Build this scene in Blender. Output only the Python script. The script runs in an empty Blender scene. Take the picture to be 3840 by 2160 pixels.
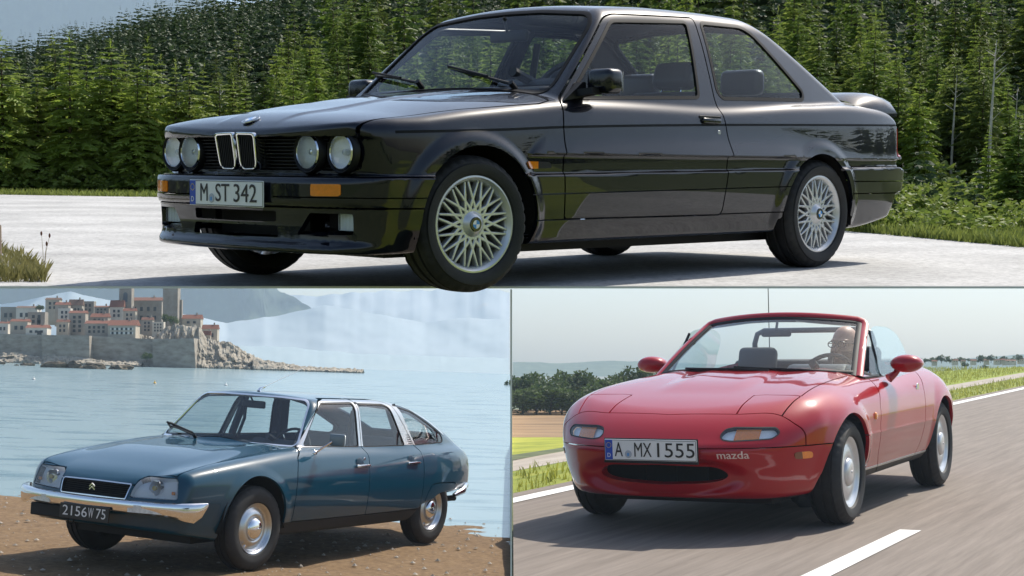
import bpy, bmesh, math, random
import numpy as np
from mathutils import Matrix, Vector

# ================================================================ camera, sky, sun, exposure
sc = bpy.context.scene
COL = sc.collection
FPX = 6000.0                                   # focal length in pixels of a 3840-wide frame
PITCH = math.atan((1390-1080)/FPX)
UNIT = 30.0                                    # the low land is laid out in units of 30 m
CAMZ = 2.0; TOPZ = CAMZ*UNIT                   # eye height over the low land, in units and in metres
cam_d = bpy.data.cameras.new('camera'); cam_d.sensor_width = 36; cam_d.lens = 36*FPX/3840
cam_d.clip_start = .2; cam_d.clip_end = 60000
cam = bpy.data.objects.new('camera', cam_d); COL.objects.link(cam)
cam.location = (0, 0, TOPZ); cam.rotation_euler = (math.pi/2+PITCH, 0, 0); sc.camera = cam
SUN_AZ = math.radians(44); SUN_EL = math.radians(50)     # azimuth clockwise from +Y
wd = bpy.data.worlds.new('World'); sc.world = wd; wd.use_nodes = True
_n = wd.node_tree.nodes; _l = wd.node_tree.links
_sky = _n.new('ShaderNodeTexSky'); _sky.sky_type = 'NISHITA'; _sky.sun_disc = False
_sky.sun_elevation = SUN_EL; _sky.sun_rotation = SUN_AZ; _sky.altitude = 50; _sky.air_density = 1.0; _sky.dust_density = 2.2; _sky.ozone_density = 1.5
_l.new(_sky.outputs[0], _n['Background'].inputs[0]); _n['Background'].inputs[1].default_value = 0.11
sun_d = bpy.data.lights.new('sun', 'SUN'); sun_d.energy = 4.8; sun_d.angle = math.radians(.6); sun_d.color = (1, .94, .84)
sun = bpy.data.objects.new('sun', sun_d); COL.objects.link(sun)
_sd = Vector((math.sin(SUN_AZ)*math.cos(SUN_EL), math.cos(SUN_AZ)*math.cos(SUN_EL), math.sin(SUN_EL)))
sun.rotation_euler = (-_sd).to_track_quat('-Z', 'Y').to_euler(); sun.location = (0, 0, 200)
sc.view_settings.view_transform = 'Standard'; sc.view_settings.look = 'None'; sc.view_settings.gamma = 1
sc.view_settings.exposure = 0.55; sc.view_settings.use_curve_mapping = False
sc.render.engine = 'CYCLES'; sc.cycles.use_denoising = True
sc.cycles.max_bounces = 8; sc.cycles.transparent_max_bounces = 16; sc.cycles.volume_bounces = 1
sc.cycles.caustics_reflective = False; sc.cycles.caustics_refractive = False; sc.cycles.sample_clamp_indirect = 6
random.seed(7); rng = np.random.default_rng(7)

# ---------------------------------------------------------------- numeric helpers
def pch(pts):
    """smooth monotone cubic through (x, v) points"""
    p = np.array(sorted(pts), float); X = p[:, 0]; Y = p[:, 1]
    h = np.diff(X); d = np.diff(Y) / h
    m = np.zeros_like(Y); m[0] = d[0]; m[-1] = d[-1]
    for i in range(1, len(X) - 1):
        if d[i-1] * d[i] > 0:
            w1 = 2*h[i] + h[i-1]; w2 = h[i] + 2*h[i-1]
            m[i] = (w1 + w2) / (w1 / d[i-1] + w2 / d[i])
    def f(x):
        x = np.asarray(x, float); xc = np.clip(x, X[0], X[-1])
        i = np.clip(np.searchsorted(X, xc) - 1, 0, len(X) - 2)
        t = (xc - X[i]) / h[i]; t2 = t*t; t3 = t2*t
        v = (2*t3-3*t2+1)*Y[i] + (t3-2*t2+t)*h[i]*m[i] + (-2*t3+3*t2)*Y[i+1] + (t3-t2)*h[i]*m[i+1]
        return v + np.where(x < X[0], (x-X[0])*m[0], 0) + np.where(x > X[-1], (x-X[-1])*m[-1], 0)
    return f

def spl(pts):
    """natural C2 cubic spline"""
    p = np.array(sorted(pts), float); X = p[:, 0]; Y = p[:, 1]; n = len(X); h = np.diff(X)
    A = np.zeros((n, n)); b = np.zeros(n); A[0, 0] = A[-1, -1] = 1
    for i in range(1, n-1):
        A[i, i-1] = h[i-1]; A[i, i] = 2*(h[i-1]+h[i]); A[i, i+1] = h[i]
        b[i] = 6*((Y[i+1]-Y[i])/h[i] - (Y[i]-Y[i-1])/h[i-1])
    M = np.linalg.solve(A, b)
    def f(x):
        x = np.asarray(x, float); xc = np.clip(x, X[0], X[-1])
        i = np.clip(np.searchsorted(X, xc) - 1, 0, n-2); a = X[i+1]-xc; c = xc-X[i]; H = h[i]
        v = M[i]*a**3/(6*H) + M[i+1]*c**3/(6*H) + (Y[i]/H-M[i]*H/6)*a + (Y[i+1]/H-M[i+1]*H/6)*c
        s0 = (Y[1]-Y[0])/h[0] - h[0]*M[1]/6; s1 = (Y[-1]-Y[-2])/h[-1] + h[-1]*M[-2]/6
        return v + np.where(x < X[0], (x-X[0])*s0, 0) + np.where(x > X[-1], (x-X[-1])*s1, 0)
    return f

def smax(a, b, r):
    h = np.maximum(r - np.abs(a - b), 0) / r
    return np.maximum(a, b) + h*h*r*.25
def smin(a, b, r): return -smax(-a, -b, r)
def ss(t):
    t = np.clip(t, 0, 1); return t*t*(3-2*t)
def gau(t): return np.exp(-t*t)

def sdpoly(P, u, v):
    """signed distance of points (u,v) to polygon P, negative inside"""
    P = np.asarray(P, float); u = np.asarray(u, float); v = np.asarray(v, float)
    d = np.full(u.shape, 1e9); s = np.ones(u.shape); n = len(P); j = n-1
    for i in range(n):
        ex, ey = P[j]-P[i]; wx = u-P[i, 0]; wy = v-P[i, 1]
        t = np.clip((wx*ex+wy*ey)/(ex*ex+ey*ey+1e-12), 0, 1)
        d = np.minimum(d, (wx-ex*t)**2+(wy-ey*t)**2)
        c1 = v >= P[i, 1]; c2 = v < P[j, 1]; c3 = ex*wy > ey*wx
        s = np.where((c1 & c2 & c3) | (~c1 & ~c2 & ~c3), -s, s); j = i
    return s*np.sqrt(d)

def rnd(P, r, n=5):
    """polygon with rounded corners; r scalar or list"""
    P = [np.array(p, float) for p in P]; out = []; N = len(P)
    for i in range(N):
        a, b, c = P[i-1], P[i], P[(i+1) % N]; rr = r[i] if hasattr(r, '__len__') else r
        u = a-b; v = c-b; lu = np.linalg.norm(u); lv = np.linalg.norm(v); k = min(rr, lu*.48, lv*.48)
        p0 = b+u/lu*k; p1 = b+v/lv*k
        for t in np.linspace(0, 1, n): out.append((1-t)**2*p0+2*t*(1-t)*b+t*t*p1)
    return np.array(out)

def smooth_poly(P, n=6):
    """closed Catmull-Rom through the points"""
    P = np.array(P, float); N = len(P); out = []
    for i in range(N):
        a, b, c, d = P[i-1], P[i], P[(i+1) % N], P[(i+2) % N]
        for t in np.linspace(0, 1, n, endpoint=False):
            out.append(.5*((2*b)+(-a+c)*t+(2*a-5*b+4*c-d)*t*t+(-a+3*b-3*c+d)*t**3))
    return np.array(out)

def circ(cx, cy, r, n=48, rx=None):
    a = np.linspace(0, 2*np.pi, n, endpoint=False)
    return np.stack([cx+(rx or r)*np.cos(a), cy+r*np.sin(a)], 1)

# ---------------------------------------------------------------- implicit surface -> mesh
class M3:
    def __init__(s, V, N, T): s.V, s.N, s.T = V, N, T

def grad(F, p, e=.0015):
    g = np.empty_like(p)
    for k in range(3):
        q = p.copy(); q[:, k] += e; a = F(q[:, 0], q[:, 1], q[:, 2]); q[:, k] -= 2*e
        g[:, k] = (a - F(q[:, 0], q[:, 1], q[:, 2])) / (2*e)
    return g

def surface(F, lo, hi, h):
    ax = [np.arange(lo[k], hi[k]+h, h) for k in range(3)]
    G = F(ax[0][:, None, None], ax[1][None, :, None], ax[2][None, None, :])
    G = np.broadcast_to(G, tuple(len(a) for a in ax)).astype(np.float32)
    S = G < 0; nx, ny, nz = G.shape
    c = np.zeros((nx-1, ny-1, nz-1), np.int8)
    for i in (0, 1):
        for j in (0, 1):
            for k in (0, 1): c += S[i:nx-1+i, j:ny-1+j, k:nz-1+k]
    act = (c > 0) & (c < 8); idx = -np.ones(c.shape, np.int64); I = np.argwhere(act); n = len(I)
    idx[act] = np.arange(n)
    acc = np.zeros((n, 3)); cnt = np.zeros(n)
    cor = [(i, j, k) for i in (0, 1) for j in (0, 1) for k in (0, 1)]
    val = {o: G[I[:, 0]+o[0], I[:, 1]+o[1], I[:, 2]+o[2]].astype(float) for o in cor}
    for o in cor:
        for a in range(3):
            if o[a] == 0:
                o2 = list(o); o2[a] = 1; o2 = tuple(o2); v0 = val[o]; v1 = val[o2]; m = (v0 < 0) != (v1 < 0)
                t = np.where(m, v0/np.where(m, v0-v1, 1), 0)
                for k in range(3): acc[:, k] += np.where(m, o[k]+(t if k == a else 0), 0)
                cnt += m
    V = np.array([a[0] for a in ax]) + (I + acc/cnt[:, None])*h
    T = []
    for a in range(3):
        b, d = (a+1) % 3, (a+2) % 3
        sl0 = [slice(None)]*3; sl1 = [slice(None)]*3; sl0[a] = slice(0, -1); sl1[a] = slice(1, None)
        s0 = S[tuple(sl0)]; s1 = S[tuple(sl1)]; E = np.argwhere(s0 != s1)
        ok = (E[:, b] > 0) & (E[:, d] > 0) & (E[:, b] < G.shape[b]-1) & (E[:, d] < G.shape[d]-1); E = E[ok]
        f = s0[tuple(E.T)]
        def cell(db, dd):
            q = E.copy(); q[:, b] += db; q[:, d] += dd; return idx[tuple(q.T)]
        A, B, C, Dd = cell(-1, -1), cell(0, -1), cell(0, 0), cell(-1, 0)
        q = np.where(f[:, None], np.stack([A, B, C, Dd], 1), np.stack([A, Dd, C, B], 1))
        T += [q[:, [0, 1, 2]], q[:, [0, 2, 3]]]
    T = np.concatenate(T)
    for _ in range(4):
        g = grad(F, V); f = F(V[:, 0], V[:, 1], V[:, 2]); st = g*(f/np.maximum((g*g).sum(1), .05))[:, None]
        L = np.linalg.norm(st, axis=1); st *= np.minimum(1, .5*h/np.maximum(L, 1e-9))[:, None]; V = V-st
    g = grad(F, V); N = g/np.maximum(np.linalg.norm(g, axis=1), 1e-9)[:, None]
    return M3(V, N, T)

def compact(V, N, T):
    u, inv = np.unique(T.ravel(), return_inverse=True)
    return M3(V[u], N[u], inv.reshape(-1, 3))

def clip(m, s):
    """part of the mesh where s < 0"""
    V, N, T = m.V, m.N, m.T; ins = s < 0; k = ins[T].sum(1)
    out = [T[k == 3]]; Va = [V]; Na = [N]; base = len(V)
    keys = []; tri = []
    def rot_(tt, first):
        j = np.argmax(first, 1); return np.stack([tt[np.arange(len(tt)), (j+i) % 3] for i in range(3)], 1)
    t1 = T[k == 1]; t1 = rot_(t1, ins[t1]) if len(t1) else t1
    t2 = T[k == 2]; t2 = rot_(t2, ~ins[t2]) if len(t2) else t2
    E = np.concatenate([t1[:, [0, 1]], t1[:, [0, 2]], t2[:, [0, 1]], t2[:, [0, 2]]])
    if len(E):
        lo = E.min(1); hi = E.max(1); key = lo.astype(np.int64)*len(V)+hi
        uk, inv = np.unique(key, return_inverse=True); a = uk//len(V); b = uk % len(V)
        t = (s[a]/(s[a]-s[b]))[:, None]
        Va.append(V[a]*(1-t)+V[b]*t); nn = N[a]*(1-t)+N[b]*t; Na.append(nn/np.linalg.norm(nn, axis=1)[:, None])
        inv = inv+base; n1, n2 = len(t1), len(t2)
        ab1, ac1, ab2, ac2 = inv[:n1], inv[n1:2*n1], inv[2*n1:2*n1+n2], inv[2*n1+n2:]
        out += [np.stack([t1[:, 0], ab1, ac1], 1), np.stack([ab2, t2[:, 1], t2[:, 2]], 1), np.stack([ab2, t2[:, 2], ac2], 1)]
    Tn = np.concatenate(out)
    if len(Tn) == 0: return M3(np.zeros((0, 3)), np.zeros((0, 3)), np.zeros((0, 3), int))
    return compact(np.concatenate(Va), np.concatenate(Na), Tn)

def join(*ms):
    V = np.concatenate([m.V for m in ms]); N = np.concatenate([m.N for m in ms]); T = []; o = 0
    for m in ms: T.append(m.T+o); o += len(m.V)
    return M3(V, N, np.concatenate(T))
def mirror(m): return M3(m.V*[1, -1, 1], m.N*[1, -1, 1], m.T[:, ::-1])
def both(m): return join(m, mirror(m))
def push(m, d): return M3(m.V+m.N*d, m.N, m.T)

def border(m):
    E = np.concatenate([m.T[:, [0, 1]], m.T[:, [1, 2]], m.T[:, [2, 0]]]); key = np.sort(E, 1); key = key[:, 0].astype(np.int64)*(len(m.V)+1)+key[:, 1]
    _, i, c = np.unique(key, return_index=True, return_counts=True); return E[i[c == 1]]
def skirt(m, t, seam=True):
    """walls of depth t along the open border"""
    E = border(m)
    if seam and len(E): E = E[~((np.abs(m.V[E[:, 0], 1]) < 1e-3) & (np.abs(m.V[E[:, 1], 1]) < 1e-3))]
    if not len(E): return m
    a, b = m.V[E[:, 0]], m.V[E[:, 1]]; na, nb = m.N[E[:, 0]], m.N[E[:, 1]]; a2, b2 = a-na*t, b-nb*t
    n = np.cross(b-a, na); n = n/np.maximum(np.linalg.norm(n, axis=1), 1e-9)[:, None]*np.sign(t); k = len(E)
    V = np.concatenate([a, b, b2, a2]); N = np.concatenate([n]*4); i = np.arange(k)
    T = np.concatenate([np.stack([i+k, i, i+3*k], 1), np.stack([i+k, i+3*k, i+2*k], 1)])
    if t < 0: T = T[:, ::-1]
    return join(m, M3(V, N, T))
def thick(m, t):
    """closed shell: outer face, walls and an inner face t deeper"""
    inner = M3(m.V-m.N*t, -m.N, m.T[:, ::-1]); return join(skirt(m, t), inner)

# ---------------------------------------------------------------- car body fields (x forward, y left, z up, front axle at x = 0)
def make_F_black():
    plan = pch([(-3.6,.72),(-3.45,.757),(-3.2,.788),(-2.9,.803),(-2.5,.812),(-1.5,.818),(-.5,.812),(0,.803),(.25,.790),(.40,.762),(.50,.725),(.58,.675),(.66,.60)])
    planb = pch([(-.3,.812),(0,.806),(.3,.795),(.45,.775),(.56,.735),(.64,.67),(.72,.56)])
    zc = pch([(.65,.672),(-.14,.700),(-.5,.718),(-1.5,.750),(-3.3,.790)])
    prof = pch([(-.62,-.065),(-.52,-.045),(-.40,-.018),(-.25,-.004),(-.12,0),(-.03,-.003),(0,-.006),(.03,-.014),(.08,-.032),(.13,-.056),(.20,-.10)])
    Tc = pch([(.75,.62),(.66,.672),(.63,.696),(.57,.728),(.46,.757),(.3,.781),(0,.832),(-.35,.874),(-.6,.895),(-1.0,.90),(-1.7,.895),(-2.5,.91),(-2.9,.925),(-3.2,.915),(-3.33,.90),(-3.42,.86)])
    Ed = pch([(.7,.02),(.3,.035),(-.3,.05),(-.6,.05),(-1.5,.05),(-2.5,.03),(-3.3,.035)])
    Bt = pch([(.75,.185),(.4,.19),(.2,.2),(-.3,.209),(-2,.215),(-2.9,.217),(-3.4,.275),(-3.6,.30)])
    zcl = pch([(.6,.50),(.2,.505),(-.5,.514),(-2.1,.536),(-3.4,.556)])
    ys = pch([(.75,.80),(.87,.752),(1.0,.703),(1.15,.642),(1.28,.578),(1.40,.50)])
    gx = pch([(-.4,-.03),(-.9,-.012),(-1.5,0),(-2.1,-.004),(-2.6,-.03),(-3,-.06)])
    R = pch([(-.8,1.27),(-.98,1.312),(-1.15,1.336),(-1.45,1.353),(-1.85,1.358),(-2.15,1.353),(-2.33,1.335),(-2.5,1.29),(-2.7,1.2)])
    xlo = pch([(.15,-.01),(.185,.0),(.20,.012),(.215,.008),(.24,-.012),(.30,-.016),(.35,-.013),(.368,-.012),(.38,0),(.40,.008),(.47,.008),(.49,.002),(.50,-.01)])
    def F(x, y, z):
        y = np.abs(y)
        lowf = ss((.505-z)/.014)*ss((x+.1)/.2)
        W = plan(x)*(1-lowf) + planb(x)*lowf + prof(z - zc(x)) + .014*ss((zcl(x)-z)/.016+.5)
        for cx, cz in ((.02, .285), (-2.535, .28)):
            r = np.sqrt((x-cx)**2+(z-cz)**2); W = W + .018*ss((.425-r)/.06)*ss((z-.2)/.1)
        side = y - W
        top = z - (Tc(x) - Ed(x)*(y/.72)**4 + .008*ss((.24-y)/.05)*ss((.64-x)/.2)*ss((x+.75)/.3))
        up = ss((z-.497)/.012)
        xg = .612 + .18*(z-.6) + .026*ss((z-.648)/.016)
        xb = .684 + xlo(z)
        sweep = np.where(y < .45, .153*y*y, .153*y*y + .9*np.maximum(y-.45, 0)**2*.6)
        front = x - (xg*up + xb*(1-up) - sweep)
        bottom = Bt(x) - z
        xr = -3.465 - .03*ss((.9-z)/.1) - .10*ss((.568-z)/.036)*ss((z-.395)/.03) + .06*ss((.39-z)/.16) + .10*y*y
        rear = xr - x
        b = smax(side, top, .035)
        b = smax(b, front, .07 - .045*up)
        b = smax(b, rear, .06); b = smax(b, bottom, .02)
        gs = y - (ys(z) + gx(x))
        roof = z - (R(x) - .035*(y/.55)**2)
        ws = (x - (-.618 - 1.131*(z-.915) + .15*(.354-y*y)))/1.51
        rw = ((-2.37 - 1.78*(1.263-z) - .14*(.36-y*y)) - x)/2.04
        g = smax(gs, roof, .065); g = smax(g, ws, .03); g = smax(g, rw, .05); g = np.maximum(g, .6-z)
        return smin(b, g, .018)
    return F

def make_F_blue():
    plan = pch([(-3.95,.50),(-3.8,.60),(-3.5,.685),(-3.1,.755),(-2.7,.81),(-2.2,.845),(-1.5,.864),(-.8,.868),(-.3,.862),(0,.852),(.3,.828),(.6,.788),(.8,.745),(.95,.69),(1.1,.60)])
    prof = pch([(.2,-.09),(.3,-.055),(.38,-.03),(.48,-.010),(.58,0),(.66,-.002),(.75,-.018),(.83,-.045),(.90,-.082),(.94,-.112),(1.0,-.17)])
    fend = pch([(1.05,.60),(.95,.655),(.84,.726),(.735,.764),(.5,.806),(.185,.848),(-.1,.880),(-.4,.912),(-.7,.93),(-1.5,.94),(-2.5,.94),(-3.2,.93)])
    hood = pch([(1.05,.56),(.97,.61),(.90,.668),(.8,.727),(.6,.79),(.3,.862),(0,.905),(-.4,.937),(-.7,.95),(-1.5,.95),(-3,.95)])
    Bt = pch([(1.1,.36),(.7,.30),(.3,.25),(0,.25),(-2.35,.25),(-2.6,.385),(-2.7,.398),(-2.96,.43),(-3.08,.46),(-3.3,.47),(-3.9,.50)])
    ys = pch([(.8,.79),(.93,.748),(1.05,.708),(1.2,.656),(1.31,.612),(1.42,.55)])
    gx = pch([(-.4,-.055),(-.8,-.035),(-1.3,-.005),(-2.1,0),(-2.6,-.035),(-3.0,-.085),(-3.4,-.16),(-3.9,-.27)])
    R = pch([(-.7,1.29),(-.9,1.335),(-1.1,1.348),(-1.5,1.349),(-2.0,1.343),(-2.4,1.316),(-2.8,1.238),(-3.2,1.118),(-3.5,1.005),(-3.75,.885),(-3.9,.79),(-4.0,.7)])
    def F(x, y, z):
        y = np.abs(y)
        W = plan(x) + prof(z)
        r = np.sqrt((x-.03)**2+(z-.35)**2); W = W + .012*ss((.47-r)/.10)*ss((z-.3)/.1)
        side = y - W
        k = ss((y-.42)/.24)
        top = z - (hood(x)*(1-k) + fend(x)*k - .02*(y/.7)**2*(1-k) - .022*ss((.46-y)/.4)*ss((.2-x)/.7))
        front = x - (.962 - .245*y*y - .10*np.maximum(y-.55, 0) - .30*np.maximum(z-.55, 0) - .22*np.maximum(.50-z, 0)-.03*ss((.53-z)/.03))
        bottom = Bt(x) - z
        xr = -3.93 + .33*y*y + .18*ss((.55-z)/.2)
        rear = xr - x
        b = smax(side, top, .10)
        b = smax(b, front, .05); b = smax(b, bottom, .03)
        gs = y - (ys(z) + gx(x))
        roof = z - (R(x) - .045*(y/.6)**2)
        ws = (x - (-.66 - 1.1*(z-.965) + .36*(.37-y*y)))/1.49
        g = smax(gs, roof, .09); g = smax(g, ws, .03)
        b = smax(b, roof+.0, .10)
        f = smin(b, np.maximum(g, .7-z), .02)
        return smax(f, rear, .09)
    return F

def make_F_red():
    plan = pch([(-3.3,.50),(-3.15,.62),(-2.9,.72),(-2.6,.785),(-2.265,.822),(-1.9,.822),(-1.3,.815),(-.8,.815),(-.4,.812),(-.1,.816),(.1,.812),(.25,.798),(.4,.772),(.5,.735),(.65,.66),(.8,.55),(.95,.38)])
    prof = pch([(.15,-.11),(.22,-.075),(.30,-.04),(.40,-.012),(.48,0),(.56,0),(.64,-.012),(.70,-.032),(.76,-.07),(.80,-.11),(.84,-.17)])
    fend = pch([(.95,.44),(.85,.53),(.72,.60),(.62,.648),(.5,.69),(.35,.728),(.15,.760),(0,.776),(-.3,.796),(-.7,.808),(-1.2,.815),(-1.6,.84),(-1.9,.862),(-2.2,.852),(-2.5,.792),(-2.75,.69),(-3.0,.62)])
    hood = pch([(1.05,.42),(.95,.50),(.87,.565),(.78,.615),(.65,.660),(.5,.698),(.35,.728),(.1,.770),(-.2,.808),(-.5,.832),(-.8,.845),(-1.3,.85),(-1.9,.85),(-2.4,.845),(-2.8,.80),(-3.1,.74)])
    Bt = pch([(1.0,.24),(.86,.205),(.6,.195),(.3,.2),(-.2,.205),(-1.8,.215),(-2.5,.23),(-3.2,.30)])
    def F(x, y, z):
        y = np.abs(y)
        W = plan(x) + prof(z)
        for cx, cz in ((.02, .29), (-2.265, .29)):
            r = np.sqrt((x-cx)**2+(z-cz)**2); W = W + .018*ss((.46-r)/.12)*ss((z-.24)/.1)
        side = y - W
        k = ss((y-.40)/.28)
        dome = .012*ss((.30-y)/.14)*ss((.35-x)/.35)*ss((x+.75)/.25)
        top = z - (hood(x)*(1-k) + fend(x)*k + dome)
        zf = pch_red(z)
        front = x - (zf - .42*y*y - .5*np.maximum(y-.5, 0)**2)
        # mouth: a shallow scoop round the intake
        m = np.sqrt((y/.47)**2+((z-.315)/.115)**2)
        front = front + .05*ss((1.12-m)/.35)
        bottom = Bt(x) - z
        xr = -3.20 - .04*ss((.62-z)/.1) + .30*y*y + .2*ss((z-.66)/.2)
        rear = xr - x
        b = smax(side, top, .16)
        b = smax(b, front, .12); b = smax(b, rear, .16); b = smax(b, bottom, .05)
        return b
    return F
pch_red = pch([(.15,.78),(.20,.855),(.24,.885),(.30,.90),(.36,.905),(.42,.935),(.455,.957),(.47,.955),(.485,.945),(.52,.905),(.56,.865),(.62,.80),(.70,.70),(.8,.60)])

# ---------------------------------------------------------------- frames: camera space (X right, Y ahead, Z up) -> world
def rot3(rx, ry, rz):
    return (Matrix.Rotation(rx, 3, 'X') @ Matrix.Rotation(ry, 3, 'Y') @ Matrix.Rotation(rz, 3, 'Z'))
M_CAM = Matrix.Translation((0, 0, CAMZ)) @ Matrix.Rotation(PITCH, 4, 'X')
POSE = {'black': (0.07743, 0.00781, 3.94417, -0.71995, 7.27366, 0.01207),
        'blue': (-0.04902, 0.06318, 4.2395, -2.71846, 12.67624, -2.15),
        'red': (-0.02638, -0.01555, 4.23123, 1.18365, 9.24037, -1.33003)}
KTOP = 1.0
M_TOP = Matrix.Translation((0, 0, TOPZ)) @ Matrix.Rotation(PITCH, 4, 'X')     # the terrace is real size, high over the low land
def car_matrix(n, k=1.0):
    p = POSE[n]; R = rot3(*p[:3]).to_4x4()
    return (M_TOP if n == 'black' else M_CAM) @ Matrix.Translation(Vector(p[3:])*k) @ R @ Matrix.Scale(k, 4)
def ground_frame(n, k=1.0):
    """frame on the ground under the camera: X right, Y ahead, Z along the ground's normal"""
    p = POSE[n]; R = rot3(*p[:3]); z = R @ Vector((0, 0, 1)); h = -z.dot(Vector(p[3:]))
    x = Vector((1, 0, 0)); x = (x - z*x.dot(z)).normalized(); y = z.cross(x)
    m = Matrix((x, y, z)).transposed().to_4x4(); m.translation = -z*h*k
    return (M_TOP if n == 'black' else M_CAM) @ m @ Matrix.Scale(k, 4), h
def pix_ray(px, py): return (M_CAM.to_3x3() @ Vector(((px-1920)/FPX, 1, -(py-1080)/FPX)))
def at(px, py, d):
    """world point seen at a pixel, d metres ahead of the camera"""
    return Vector((0, 0, CAMZ)) + pix_ray(px, py)*d
def at_v(px, py, d):
    """array version of at()"""
    R = np.array(M_CAM.to_3x3()); px, py, d = np.broadcast_arrays(px, py, d); v = np.stack([(px-1920)/FPX, np.ones_like(px, float), -(py-1080)/FPX], -1)@R.T
    return np.array([0, 0, CAMZ])+v*d[..., None]
def on_plane(M, px, py):
    """local (x, y) where the pixel's ray meets the plane z = 0 of frame M"""
    Mi = M.inverted(); o = Mi @ Vector((0, 0, TOPZ if M is globals().get("GT") else CAMZ)); v = Mi.to_3x3() @ pix_ray(px, py); t = -o.z/v.z
    q = o+v*t; return q.x, q.y
GT, HT = ground_frame('black', KTOP); GB, HB = ground_frame('blue')
RS = 1.75                                     # the country road lies level with the beach, a little farther off

# ---------------------------------------------------------------- objects
def setp(o, **k):
    for a, b in k.items():
        if b is not None: o[a] = b
    return o
def mesh_obj(name, V, F, mat, parent=None, smooth=False, M=None, normals=None):
    me = bpy.data.meshes.new(name); me.from_pydata([tuple(v) for v in np.asarray(V, float)], [], [tuple(int(i) for i in f) for f in F])
    if smooth: me.polygons.foreach_set('use_smooth', np.ones(len(me.polygons), bool))
    for m in (mat if isinstance(mat, (list, tuple)) else [mat]): me.materials.append(m)
    if normals is not None: me.normals_split_custom_set_from_vertices([tuple(n) for n in normals])
    return link(name, me, parent, M)
def link(name, me, parent=None, M=None):
    o = bpy.data.objects.new(name, me); COL.objects.link(o)
    if parent is not None: o.parent = parent
    if M is not None: o.matrix_local = M if isinstance(M, Matrix) else Matrix(M)
    return o
def fast_obj(name, V, T, mat, parent=None, smooth=False, normals=None, M=None):
    """numpy triangles -> object"""
    V = np.ascontiguousarray(V, np.float32); T = np.ascontiguousarray(T, np.int32)
    me = bpy.data.meshes.new(name); me.vertices.add(len(V)); me.vertices.foreach_set('co', V.ravel())
    me.loops.add(T.size); me.loops.foreach_set('vertex_index', T.ravel()); me.polygons.add(len(T))
    me.polygons.foreach_set('loop_start', np.arange(0, T.size, T.shape[1], dtype=np.int32))
    me.polygons.foreach_set('use_smooth', np.full(len(T), smooth, bool)); me.update(calc_edges=True); me.validate()
    for m in (mat if isinstance(mat, (list, tuple)) else [mat]): me.materials.append(m)
    if normals is not None: me.normals_split_custom_set_from_vertices(np.asarray(normals, float).tolist())
    return link(name, me, parent, M)
def empty(name, M, label=None, category=None, group=None):
    o = bpy.data.objects.new(name, None); COL.objects.link(o); o.matrix_world = M; o.empty_display_size = .1
    return setp(o, label=label, category=category, group=group)
def copy_tree(o, parent=None):
    c = o.copy(); COL.objects.link(c); c.parent = parent
    if parent is not None: c.matrix_parent_inverse = o.matrix_parent_inverse.copy()
    for ch in o.children: copy_tree(ch, c)
    return c

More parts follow.
